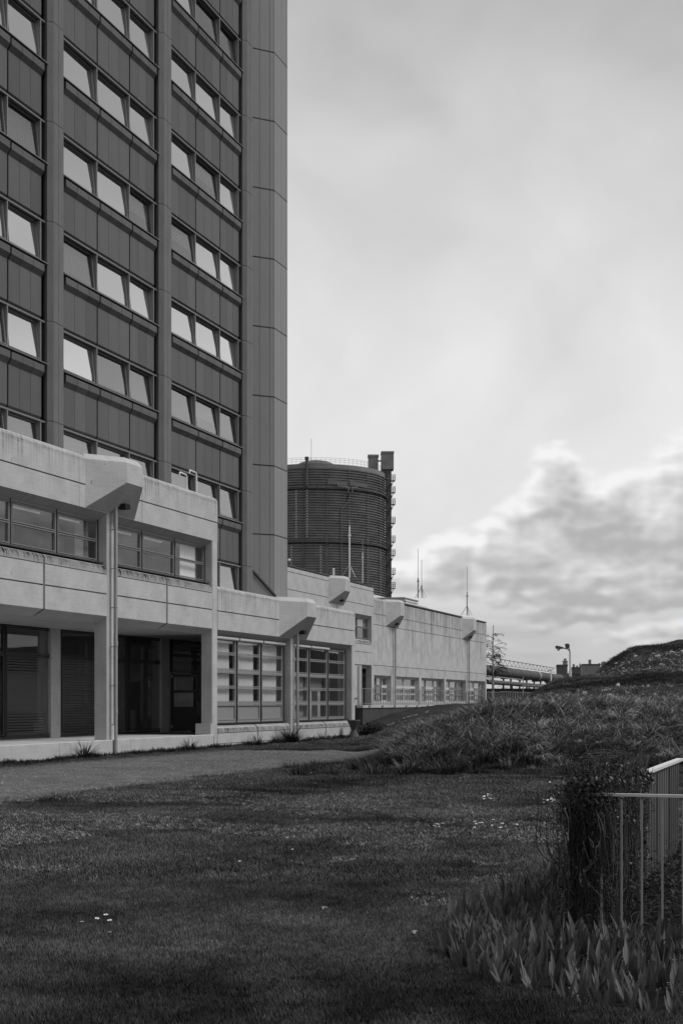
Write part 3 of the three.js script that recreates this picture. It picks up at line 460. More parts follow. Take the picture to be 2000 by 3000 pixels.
// ---------------------------------------------------------------- rear wing and far wing
const XB = -30.75;
{
  const zS = -74, zE = -96.14, W = thing('concrete_wing', 'taller concrete wing set back behind the single-storey roof', 'building', [XB, 0, -86]);
  const sc = -88.1;
  const par = (z0, z1) => part('parapet_panel', extZ(off(XB, [[0, 7.64], ...gr(8.34), ...gr(9.40), [0, 9.62], [-0.1, 9.75], [-0.6, 9.77], [-0.6, 7.42], [-0.33, 7.42]]), z0, z1, 9.6 - 1.62), M.concrete, W);
  par(zS, sc + 1.86); par(sc + 1.845, sc - 1.52); par(sc - 1.535, -93.2); par(-93.22, zE);
  spout(W, XB + 0.004, sc, 8.02, 9.77, M.concrete);
  part('roof_edge', extZ(off(XB, [[0.03, 9.72], [0.03, 9.8], [-0.3, 9.82], [-0.3, 9.78], [-0.1, 9.775]]), zS, zE), M.frameDark, W);
  part('wall', [box(XB - 0.4, XB - 0.004, 4.2, 7.65, zS, zAt(1043, XB) + 1.2), box(XB - 0.4, XB - 0.004, -0.1, 4.2, zS, zAt(1000, XB))], M.concrete, W);
  const wa = zAt(1043, XB) + 1.2, wb = zAt(1088, XB);
  part('pillar', box(XB - 0.42, XB, -0.1, 7.63, wb, zE), M.concrete, W);
  part('band_panel', extZ(off(XB, [[0, 4.18], ...gr(5.05), [0, 5.59], [-0.4, 5.59], [-0.4, 4.0], [-0.33, 4.0]]), wa, wb + 0.012), M.concrete, W);
  part('sill_block', extZ(off(XB, [[0, 5.62], [0, 5.74], [-0.06, 5.84], [-0.2, 5.93], [-0.4, 5.95], [-0.4, 5.62]]), wa, wb + 0.012, 5.9 - 0.62), M.sill, W);
  for (const [a, b] of [[wa, zAt(1044, XB - 0.3)], [zAt(1045, XB - 0.3), zAt(1076, XB - 0.3)]]) { metalWindow(W, XB - 0.3, a, b, 7.44, 5.97, [[0.07, 0.62], [0.67, 1.4]], { frame: M.frameGrey, sash: M.frameGrey }); part('blind', slats(XB - 0.46, a - 0.05, b + 0.05, 6.85, 7.4, 0.07), M.blind, W); }
  part('roof', [box(XB - 14, XB - 0.6, 9.0, 9.3, zS, zE), box(XB - 14, XB - 0.34, 3.95, 4.15, zS, zE), box(XB - 14, XB - 0.4, 7.4, 7.6, zS, zE)], M.darkConcrete, W);
  part('interior_wall', [box(XB - 14.2, XB - 14, 0, 9.2, zS, zE), box(XB - 4, XB - 3.8, 4, 7.5, zS, zE), box(XB - 14, XB - 0.6, 4.1, 9.2, zE + 0.02, zE + 0.2)], M.room, W);
  // open passage at ground level with a louvred window at the back
  part('passage_wall', [box(XB - 3.2, XB - 3, 0, 4, zAt(1000, XB), zE - 3), box(XB - 3, XB - 0.42, 0.9, 4, zE - 2.6, zE - 2.8)], M.concrete, W);
  part('louvre', slats(XB - 2.98, zE + 1.6, zE - 1.4, 1.5, 3.4, 0.1, 0.7, 0.06), M.shutter, W);
  part('wall_pipe', [bar([XB + 0.1, 0, zAt(1052, XB) - 0.1], [XB + 0.1, 4.1, zAt(1052, XB) - 0.1], 0.05, 10), bar([XB + 0.1, 0, zAt(1047, XB) - 0.1], [XB + 0.1, 4.1, zAt(1047, XB) - 0.1], 0.08, 10)], M.pale, W);
  part('wall_strip', box(XB - 0.2, XB - 0.02, -0.1, 4.1, zAt(1043, XB) + 1, zAt(1060, XB)), M.concrete, W);
}
{
  const zS = -96.17, zE = -130.93, W = thing('concrete_wing', 'long streaked concrete wing with two rain spouts over ground-floor windows', 'building', [XB, 1.4, -113]);
  const cols = [-100.37 - 0.35, -108.2, -115.7, -123.2, -130.5], s1 = -100.63, s2 = -123.2, pl = off(XB, [[-0.02, 3.5], ...gr(4.2), ...gr(7.1), ...gr(7.86), [0, 8.85], [-0.03, 8.9], [-0.12, 9.02], [-0.6, 9.05], [-0.6, 3.3], [-0.34, 3.3]].map(([x, y]) => [x - 0.004, y]));
  const cuts = [zS, -98.0, -101.9, -104.6, cols[1], -111.9, cols[2], -119.4, -121.6, -124.8, -127.4, zE];
  for (let k = 0; k + 1 < cuts.length; k++) part('wall_panel', extZ(pl, cuts[k] - 0.006, cuts[k + 1] + 0.006, 9.0 - 5.7), M.farConcrete, W);
  spout(W, XB, s1, 7.12, 9.06, M.concrete); spout(W, XB, s2, 7.12, 9.06, M.concrete);
  part('roof_edge', extZ(off(XB, [[0.03, 9.0], [0.03, 9.1], [-0.4, 9.12], [-0.4, 9.06]]), s1 - 1.5, s2 + 1.5), M.frameDark, W);
  part('roof_edge', extZ(off(XB, [[0.03, 9.0], [0.03, 9.1], [-0.4, 9.12], [-0.4, 9.06]]), s2 - 1.5, zE), M.frameDark, W);
  part('roof', [box(XB - 18, XB - 0.6, 8.4, 8.7, zS, zE), box(XB - 18, XB - 0.36, 3.4, 3.6, zS, zE), box(XB - 18, XB - 0.4, 1.1, 1.42, zS, zE)], M.darkConcrete, W);
  part('end_wall', [box(XB - 18, XB - 0.6, 1.2, 9.05, zE, zE + 0.3), box(XB - 18.3, XB - 18, 1.2, 9, zS, zE), box(XB - 4, XB - 3.8, 1.2, 3.5, zS, zE)], M.concrete, W);
  const lefts = [zS + 0.0, -100.42, -107.95, -115.6, -123.1, -130.55], rights = [zS - 0.1, -101.35, -108.55, -116.1, -123.7, zE];
  for (let k = 0; k < 6; k++) part('pillar', box(XB - 0.42, XB - 0.0, 1.3, 3.52, lefts[k], rights[k]), M.concrete, W);
  const want = ['bbw', 'wW', 'bwb', 'wbb', 'wb'];
  for (let k = 0; k < 5; k++) {
    const za = rights[k], zb = lefts[k + 1], s = want[k], n = s.length, ww = (za - zb) / n;
    part('base_sill', box(XB - 0.42, XB - 0.05, 1.3, 1.62, za, zb), M.concrete, W);
    for (let q = 0; q < n; q++) {
      const a = za - ww * q - 0.05, b = za - ww * (q + 1) + 0.05;
      metalWindow(W, XB - 0.32, a, b, 3.42, 1.62, [[0.06, 0.62], [0.78, 1.2], [1.28, 1.74]], { frame: s[q] === 'b' ? M.frameGrey : M.pale, sash: s[q] === 'b' ? M.frameGrey : M.pale });
      if (s[q] === 'b') part('blind', slats(XB - 0.47, a - 0.06, b + 0.06, 1.65 + 0.25 * (q % 2), 3.4, 0.075), M.blind, W);
    }
  }
  downpipe('slim downpipe below the rain spout at the start of the streaked wing', XB + 0.17, s1 - 0.3, 1.36, 7.5, 0.06);
  downpipe('slim downpipe below the rain spout at the end of the streaked wing', XB + 0.17, s2 - 0.3, 1.36, 7.5, 0.06);
}
{ // plant room on the roof behind
  const W = thing('roof_plant_room', 'low concrete plant room with rounded top edge behind the streaked wing', 'plant room', [-42, 8.4, -118]);
  const X = -38, zS = -100, zE = zAt(1265, -38);
  part('wall', extZ(off(X, [[0, 8.6], [0, 10.75], [-0.2, 11.05], [-0.6, 11.15], [-8, 11.15], [-8, 8.6]]), zS, zE + 1), M.concrete, W);
  part('end_block', new ConvexGeometry([[X, 8.6, zE + 1], [X, 10.75, zE + 1], [X - 0.2, 11.05, zE + 1], [X - 0.6, 11.15, zE + 1], [X - 8, 11.15, zE + 1], [X - 8, 8.6, zE + 1], [X - 0.6, 8.6, zE], [X - 0.6, 10.6, zE], [X - 1, 10.9, zE + 0.1], [X - 8, 10.9, zE + 0.1], [X - 8, 8.6, zE]].map((p) => new THREE.Vector3(...p))), M.concrete, W);
  const A = thing('air_handling_unit', 'white louvred air unit on the roof of the streaked wing', 'air unit', [-33, 8.7, -106]);
  const za = zAt(1183, -33), zb = zAt(1224, -33);
  part('casing', [box(-35.2, -33.05, 8.71, 10.05, za, zb), box(-35.3, -32.95, 10.05, 10.13, za + 0.1, zb - 0.1)], M.frame, A);
  for (let k = 0; k < 6; k++) part('slat', extZ([[-33.05, 8.9 + k * 0.19], [-32.9, 8.86 + k * 0.19], [-32.9, 8.98 + k * 0.19], [-33.05, 9.04 + k * 0.19]], za - 0.1, zb + 0.1), M.pale, A);
}
// ---------------------------------------------------------------- retaining wall, terrace, railings
{
  const XR = -29.5, zS = zAt(1062, XR), T = 1.19;
  solo('terrace', box(-75, XR - 0.35, -0.3, 1.36, zS - 0.02, -420), std(0.08, 1, { map: soilMap }), 'raised terrace of bare ground behind the retaining wall', 'terrace', null, 'structure');
  const W = thing('retaining_wall', 'dark streaked retaining wall below the far railing', 'retaining wall', [XR, 0, -105]);
  part('wall', extZ(off(XR, [[0, -0.3], [0, T], [-0.35, T], [-0.35, -0.3]]), zS, -170, T - 1.6), M.oldConcrete, W);
  part('coping', extZ(off(XR, [[0.06, T + 0.004], [0.06, 1.33], [0.0, 1.35], [-0.4, 1.352], [-0.4, T + 0.004]]), zS + 0.1, -170), M.darkConcrete, W);
  for (let k = 0; k < 7; k++) { const z = zS - 1.2 - k * 2.9; part('bracket', new ConvexGeometry([[XR + 0.06, 1.16, z], [XR + 0.06, 1.34, z - 0.14], [XR + 0.06, 1.34, z + 0.14], [XR + 0.2, 1.33, z + 0.05], [XR + 0.2, 1.33, z - 0.05]].map((p) => new THREE.Vector3(...p))), M.pale, W); }
  const F = thing('railing', 'pale steel railing on the retaining wall before the streaked wing', 'railing', [XR - 0.1, 1.35, -108], 'far steel railings');
  const f0 = zS + 0.0, f1 = -131.5;
  part('top_rail', box(XR - 0.12, XR - 0.08, 2.46, 2.50, f0, f1), M.frameGrey, F); part('bottom_rail', box(XR - 0.115, XR - 0.085, 1.45, 1.48, f0, f1), M.frameGrey, F);
  const barG = box(-0.018, 0.018, 0, 1.1, -0.018, 0.018);
  for (let z = f0 - 0.3; z > f1; z -= 0.58) put('bar', barG, M.frame, F, XR - 0.1, 1.352, z);
  const G = thing('railing', 'pale steel railing running on past the streaked wing to the mound', 'railing', [XR - 0.1, 1.35, -140], 'far steel railings');
  const barH = box(-0.03, 0.03, 0, 1.2, -0.03, 0.03);
  part('top_rail', box(XR - 0.12, XR - 0.08, 2.53, 2.57, f1 - 0.1, -160), M.frameGrey, G);
  for (let z = f1 - 0.5; z > -160; z -= 0.8) put('bar', barH, M.frame, G, XR - 0.1, 1.352, z);
}

// ---------------------------------------------------------------- gas holder
function loc(name, g, m, parent, label) { const o = new THREE.Mesh(merged(g), m); o.name = name; o.castShadow = o.receiveShadow = true; parent.add(o); if (label) o.userData.label = label; return o; }
{
  const c = atD(925, 440), T = thing('gas_holder', 'huge dark cylindrical gas holder with ribbed shell and stair tower', 'gas holder', [c.x, 0, c.z]);
  T.rotation.y = Math.atan2(-c.x, -c.z);
  const R = 21, HT = 71.6, yA = 64.4, yB = 48.6;
  const pr = [[R, 0], [R, 20]]; for (let y = 20; y < 70.2; y += 0.75) pr.push([R, y + 0.02], [R, y + 0.52], [R + 0.5, y + 0.55], [R + 0.5, y + 0.72], [R, y + 0.74]); pr.push([R, 70.3], [R + 0.35, 70.35], [R + 0.35, HT], [R - 0.1, HT], [R - 0.3, HT + 0.1], [6, HT + 1.4], [0, HT + 1.5]);
  const shell = new THREE.LatheGeometry(pr.map(([a, b]) => new THREE.Vector2(a, b)), 112); { const p = shell.attributes.position, uv = shell.attributes.uv; for (let i = 0; i < p.count; i++) uv.setXY(i, uv.getX(i) * 132, p.getY(i)); }
  const sh = toCreasedNormals(shell, 0.4);
  loc('shell', sh, M.rust, T);
  const at = (deg, r, y) => { const a = deg * Math.PI / 180; return [Math.sin(a) * r, y, Math.cos(a) * r]; };
  const turned = (g, deg) => g.rotateY(deg * Math.PI / 180);
  for (let k = 0; k < 19; k++) { const a = 8.5 + k * 360 / 19; loc('rib', [turned(box(-0.16, 0.16, yB, 70.3, R, R + 0.42), a), turned(box(-0.42, 0.42, 0, yB + 2.2, R, R + 0.5), a)], M.rustDark, T); }
  for (const y of [yA, yB]) {
    const g = new THREE.LatheGeometry([[R, y - 0.5], [R + 1.0, y - 0.12], [R + 1.05, y - 0.1], [R + 1.05, y + 0.06], [R, y + 0.06]].map(([a, b]) => new THREE.Vector2(a, b)), 96); loc('gallery', g, M.rustDark, T);
    const l = []; for (let k = 0; k < 76; k++) { const a = k * 360 / 76, p = at(a, R + 1.0, y), q = at(a, R + 1.0, y + 1.1); l.push(bar(p, q, 0.03, 4)); } for (const dy of [0.55, 1.1]) l.push(new THREE.TorusGeometry(R + 1.0, 0.03, 4, 96).rotateX(Math.PI / 2).translate(0, y + dy, 0)); loc('gallery_railing', l, M.rustDark, T);
  }
  { const l = []; for (let k = 0; k < 90; k++) { const a = k * 4; l.push(bar(at(a, R - 0.2, HT), at(a, R - 0.2, HT + 1.9), 0.03, 4)); } for (const dy of [0.8, 1.4, 1.9]) l.push(new THREE.TorusGeometry(R - 0.2, 0.028, 4, 96).rotateX(Math.PI / 2).translate(0, HT + dy, 0)); loc('roof_railing', l, M.rustDark, T); }
  loc('roof_cap', new THREE.LatheGeometry([[6.1, HT + 0.8], [6.1, HT + 2.6], [5.6, HT + 3.3], [4, HT + 4.0], [2, HT + 4.4], [0, HT + 4.5]].map(([a, b]) => new THREE.Vector2(a, b)), 40), M.rustMid, T);
  loc('vent_stack', [bar(at(-7.0, R + 0.75, yA + 0.4), at(-7.0, R + 0.75, HT + 2.0), 0.42, 12), bar(at(-7.0, R + 0.75, HT + 1.1), at(-7.0, R + 0.75, HT + 1.9), 0.62, 12)], M.rustDark, T);
  loc('mast', [bar([-1.4, HT + 1, 2], [-1.4, HT + 11, 2], 0.07, 6), bar([-3.6, HT + 3.9, 2], [-1.4, HT + 3.9, 2], 0.04, 5)], M.steel, T);
  for (const [deg, y0, y1] of [[-16, 49.9, 63.6], [-7, 49.9, 63.6], [-20, 36, 47.6], [4, 36, 47.6]]) for (let y = 20 + Math.ceil((y0 - 20) / 0.75) * 0.75; y < y1; y += 0.75) loc('window', turned(box(-0.24, 0.24, y + 0.1, y + 0.54, R + 0.0, R + 0.06), deg), M.pale, T);
  loc('service_pipe', tube([at(27, R + 0.7, yA - 1), at(27, R + 0.6, yA - 3.4), at(20.4, R + 0.6, yA - 6.2), at(20.2, R + 0.6, yA - 8), at(20.2, R + 0.6, 22)], 0.2, 30, 8), M.rustMid, T);
  loc('pipe_bridge', [bar(at(17, R + 1.3, yA + 0.7), at(25.5, R + 1.3, yA + 0.55), 0.09), bar(at(29, R + 1.3, yA + 0.55), at(34, R + 1.3, yA + 0.75), 0.09), bar(at(25.5, R + 1.3, yA + 0.55), at(25.5, R + 1.3, yA - 1), 0.09), bar(at(29, R + 1.3, yA + 0.55), at(29, R + 1.3, yA - 1), 0.09), bar(at(17, R + 1.3, yA + 0.7), at(17, R + 1.3, yA + 1.8), 0.12), bar(at(19.5, R + 1.3, yA + 0.7), at(19.5, R + 1.3, yA + 1.6), 0.12)], M.frame, T);
  for (const [a, b] of [[9.5, 25.5], [28, 45]]) for (let k = 0; k < 4; k++) { const a0 = a + (b - a) * k / 4, a1 = a + (b - a) * (k + 1) / 4; loc('gallery_screen', [turned(box(-0.82, 0.82, yA + 1.2 - k * 0.1, yA + 2.6 - k * 0.1, R + 0.45, R + 0.6), (a0 + a1) / 2)], M.rustMid, T); }
  // stair tower
  const rx = (px, d = 438) => (px - 925) / FOC * d;
  const S = loc('stair_tower', [box(rx(1130.5), rx(1146.5), 0, 77, -1.5, 1.6), box(rx(1117.5), rx(1130), 70.4, 77, -1.2, 1.4)], M.rustDark, T);
  loc('tower_head', [box(rx(1117), rx(1153), 73.2, 78.2, -2, 2.2), box(rx(1116), rx(1154), 78.2, 78.7, -2.2, 2.4)], M.rust, S);
  loc('lift_house', [box(rx(1079), rx(1108), 70, 77.2, -1.6, 1.4), box(rx(1077.5), rx(1109.5), 77.2, 77.8, -1.8, 1.6), box(rx(1107), rx(1118), 75.9, 76.3, -0.4, 0)], M.rust, T);
  for (let y = 24; y < 73; y += 3.3) loc('floor_band', box(rx(1130), rx(1147), y, y + 0.22, -1.56, 1.68), M.rust, S);
  for (const py of [1405, 1440, 1475, 1530, 1585, 1625, 1680, 1722]) {
    const y = EYE + (CY - py) / FOC * 438, x0 = rx(1146.5), x1 = rx(1158), l = [];
    l.push(box(x0, x1, y - 0.12, y, -1.2, 1.2));
    for (const z of [-1.2, 1.2]) { for (const dy of [0.6, 1.2, 1.8]) l.push(bar([x0, y + dy, z], [x1, y + dy, z], 0.05, 4)); for (const k of [0, 0.5, 1]) l.push(bar([lerp(x0, x1, k), y, z], [lerp(x0, x1, k), y + 1.8, z], 0.05, 4)); }
    for (const dy of [0.6, 1.2, 1.8]) l.push(bar([x1, y + dy, -1.2], [x1, y + dy, 1.2], 0.05, 4));
    loc('platform', l, M.rustDark, S);
    loc('stair_flight', [bar([rx(1127), y - 5.2, 1.75], [x0 + 0.2, y - 1.2, 1.75], 0.22, 4), bar([x0 + 0.2, y - 1.2, 1.75], [x0 + 0.9, y, 1.4], 0.1, 4), bar([rx(1127), y - 4.1, 1.75], [x0 + 0.2, y - 0.1, 1.75], 0.05, 4)], M.rustDark, S);
  }
}

// ---------------------------------------------------------------- masts on the roofs
function mast(label, px, d, yb, ym, yt, r, mat, legs) {
  const p = atD(px, d), H = (py) => EYE + (CY - py) / FOC * d, T = thing('antenna_mast', label, 'antenna', [p.x, H(yb), p.z], 'antennas on the roofs');
  part('pole', bar([p.x, H(yb), p.z], [p.x, H(ym), p.z], r, 8), mat, T);
  part('whip', bar([p.x, H(ym), p.z], [p.x, H(yt), p.z], r * 0.42, 6), M.steel, T);
  if (legs) for (const [a, b] of [[0.5, 0.2], [-0.5, 0.25], [0.05, -0.55]]) part('leg', bar([p.x + a, H(yb), p.z + b], [p.x, H(yb) + 0.9, p.z], r * 0.5, 5), M.steel, T);
  part('clamp', cyl(p.x, H(lerp(yb, ym, 0.8)), H(lerp(yb, ym, 0.8)) + 0.12, p.z, r * 1.8, 8), mat, T);
}
mast('thick white antenna mast on the rain spout of the set-back wing', 1023.5, 95, 1694, 1541, 1522, 0.05, M.white, true);
mast('thin pale antenna on the parapet of the set-back wing', 1062, 101, 1707, 1618, 1583, 0.035, M.pale, false);
mast('dark tall whip antenna beside the white air unit', 1224, 119, 1752, 1693, 1607, 0.045, M.darkSteel, false);
mast('tripod whip antenna just past the white air unit', 1234.5, 121, 1752, 1714, 1640, 0.05, M.steel, true);
mast('tripod antenna over the end spout of the streaked wing', 1367.5, 129, 1803, 1735, 1660, 0.055, M.steel, true);
{
  const p = atD(977, 95), y = EYE + (CY - 1683) / FOC * 95;
  const t = thing('roof_vent', 'short pale vent pipe on the parapet of the set-back wing', 'vent pipe', [p.x, y - 0.15, p.z]); part('pipe', cyl(p.x, y - 0.15, y + 0.35, p.z, 0.07), M.pale, t); part('cap', cyl(p.x, y + 0.35, y + 0.42, p.z, 0.1, 12, 0.03), M.pale, t);
  for (const [px, top, lab] of [[547.5, 1384, 'shorter white bent pipe on the parapet of the two-storey wing'], [576, 1378, 'taller white bent pipe on the parapet of the two-storey wing']]) {
    const X = XA - 0.75, z = zAt(px, X), y1 = yAt(px, top + 8, X), d = [0, 0, 1], v = thing('vent_pipe', lab, 'vent pipe', [X, 8.35, z], 'white bent roof pipes');
    part('pipe', tube([[X, 8.3, z], [X, y1 - 0.25, z], [X, y1 - 0.06, z], [X, y1, z + 0.06], [X, y1 + 0.02, z + 0.5], [X, y1, z + 0.56], [X, y1 - 0.1, z + 0.57]], 0.026, 60, 10), M.white, v);
    part('flange', cyl(X, 8.34, 8.38, z, 0.09, 14), M.white, v);
  }
  const t2 = thing('floodlight', 'small white floodlight at the edge of the tower shaft', 'floodlight', [-23.4, 6.6, -59.8]);
  const yf = yAt(846, 1641, -23.3), zz = zAt(846.5, -23.3); part("arm", bar([-23.3, yf - 0.12, zz + 0.15], [-23.3, yf - 0.05, zz - 0.02], 0.025), M.darkSteel, t2); part('head', new THREE.SphereGeometry(0.07, 12, 8).translate(-23.3, yf, zz - 0.02), M.white, t2);
}

// ---------------------------------------------------------------- far yard: pipes, lamps, buildings
{
  const A = atD(1405, 178, 1966), B = atD(1640, 250, 1974), T = thing('gas_main', 'big dark overhead gas main with a truss walkway along it', 'pipeline', [A.x, 1.3, A.z]);
  A.y = B.y = 6.0; const dir = B.clone().sub(A), L = dir.length(); dir.normalize(); const sideV = new THREE.Vector3(-dir.z, 0, dir.x), P = (s, y, o = 0) => [A.x + dir.x * s + sideV.x * o, y, A.z + dir.z * s + sideV.z * o];
  part('pipe', bar(P(0, 5.6), P(L, 5.6), 0.72, 28), M.pipeDark, T);
  for (let s = 4; s < L; s += 8.2) part('flange', bar(P(s, 5.6), P(s + 0.25, 5.6), 0.75, 28), M.pipeDark, T);
  part('pale_band', bar(P(L * 0.62, 5.6), P(L * 0.62 + 1.6, 5.6), 0.74, 28), M.frame, T);
  part('end_flange', bar(P(L - 0.5, 5.6), P(L + 0.05, 5.6), 0.84, 28), M.rustMid, T);
  part('truss_chord', [bar(P(0, 7.25, 0.4), P(L * 0.87, 7.25, 0.4), 0.05), bar(P(0, 6.5, 0.4), P(L * 0.87, 6.5, 0.4), 0.035)], M.darkSteel, T);
  for (let s = 0; s < L * 0.86; s += 3.6) part('truss_brace', [bar(P(s, 6.5, 0.4), P(s + 1.6, 7.25, 0.4), 0.03, 5), bar(P(s + 1.6, 7.25, 0.4), P(s + 3.2, 6.5, 0.4), 0.03, 5)], M.darkSteel, T);
  for (let s = 6; s < L; s += 14) part('trestle', [bar(P(s, 1.2, -0.6), P(s, 4.9, -0.5), 0.14), bar(P(s, 1.2, 0.6), P(s, 4.9, 0.5), 0.14), bar(P(s, 4.85, -0.9), P(s, 4.85, 0.9), 0.14)], M.darkSteel, T);
  const A2 = atD(1425, 176), B2 = atD(1610, 236), U = thing('steam_pipe', 'pale lower pipe on stands beneath the gas main', 'pipeline', [A2.x, 1.3, A2.z]);
  part('pipe', bar([A2.x, 4.05, A2.z], [B2.x, 4.05, B2.z], 0.3, 18), M.pipeDark, U);
  part('tray', bar([A2.x, 4.75, A2.z], [lerp(A2.x, B2.x, 0.5), 4.75, lerp(A2.z, B2.z, 0.5)], 0.09, 6), M.frameGrey, U);
  for (const k of [0.08, 0.33, 0.6, 0.85]) part('stand', bar([lerp(A2.x, B2.x, k), 1.2, lerp(A2.z, B2.z, k)], [lerp(A2.x, B2.x, k), 3.75, lerp(A2.z, B2.z, k)], 0.12), M.darkSteel, U);
  solo('pipe_embankment', [(() => { const g = new THREE.BoxGeometry(110, 2.6, 16).translate(0, 1.3, 0); g.rotateY(Math.atan2(-dir.z, dir.x)); return g.translate((A.x + B.x) / 2 - 0, 0.6, (A.z + B.z) / 2 - 14); })()], std(0.03, 1, { map: soilMap }), 'dark scrub bank behind the gas main', 'bank', null, 'structure');
}
{
  const d = 188, b = atD(1669, d), H = (py) => EYE + (CY - py) / FOC * d, rx = (px) => atD(px, d), q = (px, py) => { const p = rx(px); return [p.x, H(py), p.z]; };
  const T = thing('street_lamp', 'tall pale street lamp with two heads over the mound', 'street lamp', [b.x, 1.3, b.z]);
  part('pole', [tube([[b.x, 1.25, b.z], q(1669, 1965)], 0.2, 1, 10), tube([q(1669, 1965), q(1668.5, 1915)], 0.13, 1, 10)], M.pale, T);
  part('arm', tube([q(1668.5, 1916), q(1667.5, 1908), q(1662, 1902), q(1654, 1899.5), q(1648, 1899)], 0.075, 24, 8), M.frameGrey, T);
  part('arm', tube([q(1668.5, 1916), q(1668, 1908), q(1665.5, 1899), q(1663.5, 1896)], 0.075, 24, 8), M.frameGrey, T);
  const hd = (pts) => new ConvexGeometry(pts.flatMap(([x, y]) => { const p = q(x, y); return [new THREE.Vector3(p[0] + 0.12, p[1], p[2] + 0.3), new THREE.Vector3(p[0] - 0.12, p[1], p[2] - 0.3)]; }));
  part('lamp_head', hd([[1626, 1894], [1628, 1891.5], [1640, 1894], [1650, 1897.5], [1649, 1900.5], [1637, 1902], [1628, 1900]]), M.railDark, T);
  part('lamp_head', hd([[1654.5, 1887], [1657, 1885.5], [1664, 1886], [1666.5, 1893], [1665, 1899], [1660, 1900], [1656, 1896]]), M.railDark, T);
  part('lens', new THREE.SphereGeometry(0.22, 12, 8).translate(...q(1634.5, 1902)), M.white, T);
  const d2 = 205, c = atD(1613, d2), H2 = (py) => EYE + (CY - py) / FOC * d2, T2 = thing('street_lamp', 'low white lamp pole in front of the gas main end', 'street lamp', [c.x, 1.3, c.z]);
  part('pole', bar([c.x, 1.2, c.z], [c.x, H2(1960), c.z], 0.09, 8), M.white, T2); const e = atD(1604, d2); part('lamp_head', bar([c.x, H2(1960), c.z], [e.x, H2(1963), e.z], 0.16, 8), M.white, T2);
  const d3 = 150, f = atD(1531.5, d3), T3 = thing('pipe_post', 'thin pale post between the railing and the pipes', 'post', [f.x, 1.3, f.z]); part('pole', bar([f.x, 1.2, f.z], [f.x, EYE + (CY - 1982) / FOC * d3, f.z], 0.05, 8), M.frame, T3); part('cross_bar', bar([f.x, EYE + (CY - 2010) / FOC * d3, f.z], [f.x + 5, EYE + (CY - 2010) / FOC * d3, f.z - 3], 0.04, 6), M.frame, T3);
}
function farBlock(name, label, d, x0, x1, ytop, mat, extra) {
  const a = atD(x0, d), b = atD(x1, d), h = EYE + (CY - ytop) / FOC * d, mid = atD((x0 + x1) / 2, d), w = Math.hypot(b.x - a.x, b.z - a.z), T = thing(name, label, 'building', [mid.x, 0, mid.z]); T.rotation.y = TH - 0.12;
  loc('wall', box(-w / 2, w / 2, 0, h, -9, 0), mat, T); loc('roof_edge', box(-w / 2 - 0.1, w / 2 + 0.1, h, h + 0.3, -9.1, 0.1), M.railDark, T);
  extra?.(T, w, h); return T;
}
farBlock('factory_building', 'small grey factory block with a chimney beside the gas main end', 300, 1632, 1661, 1951, std(0.13, 0.9, { map: metalMap }), (T, w, h) => { loc('chimney', [cyl(w * 0.28, h, h + 0.9, -1, 0.5, 12), cyl(w * 0.28, h + 0.9, h + 1.1, -1, 0.62, 12), cyl(w * 0.28, h + 1.1, h + 1.6, -1, 0.3, 12)], M.frameGrey, T); loc('annex', box(w / 2, w / 2 + 1.5, 0, h - 2.4, -6, 0.6), M.frame, T); for (let k = 0; k < 3; k++) loc('cladding_joint', box(-w / 2 + w * (k + 0.8) / 4, -w / 2 + w * (k + 0.8) / 4 + 0.06, 0, h, 0, 0.03), M.railDark, T); });
farBlock('factory_building', 'long low factory shed behind the street lamp', 330, 1660, 1712, 1976, std(0.09, 0.9, { map: metalMap }), (T, w, h) => { for (let k = 0; k < 5; k++) loc('window', box(-w / 2 + 0.4 + k * w / 5, -w / 2 + 0.4 + (k + 0.6) * w / 5, h - 1.1, h - 0.5, 0, 0.05), M.frameDark, T); });
farBlock('factory_building', 'pale block with roof hatch beside the stony mound', 310, 1705, 1757, 1949, std(0.24, 0.9, { map: concreteMap }), (T, w, h) => { loc('roof_hatch', [box(-w * 0.12, w * 0.02, h + 0.3, h + 1.3, -4, -2), box(w * 0.42, w * 0.5, h - 1, h + 0.5, -3, -1)], M.frameGrey, T); for (let k = 0; k < 3; k++) loc('cladding_joint', box(-w / 2 + w * (k + 0.7) / 3.6, -w / 2 + w * (k + 0.7) / 3.6 + 0.07, 0, h, 0, 0.03), M.frameGrey, T); });
farBlock('factory_building', 'dark factory roofline with vents beyond the pale block', 420, 1676, 1706, 1957, std(0.11, 0.9), (T, w, h) => { for (const [a, b, c] of [[0.05, 0.25, 0.9], [0.4, 0.55, 0.5], [0.7, 0.8, 1.1]]) loc('roof_vent', box(-w / 2 + a * w, -w / 2 + b * w, h + 0.3, h + 0.3 + c, -4, -2), M.frameGrey, T); });
farBlock('factory_building', 'grey hall with rooftop tank behind the stony mound', 360, 1756, 1800, 1958, std(0.17, 0.9), (T, w, h) => { loc('tank', [cyl(-w * 0.18, h + 0.3, h + 1.6, -2, 0.8, 14), cyl(-w * 0.18, h + 1.6, h + 1.8, -2, 0.5, 14)], M.frameGrey, T); });

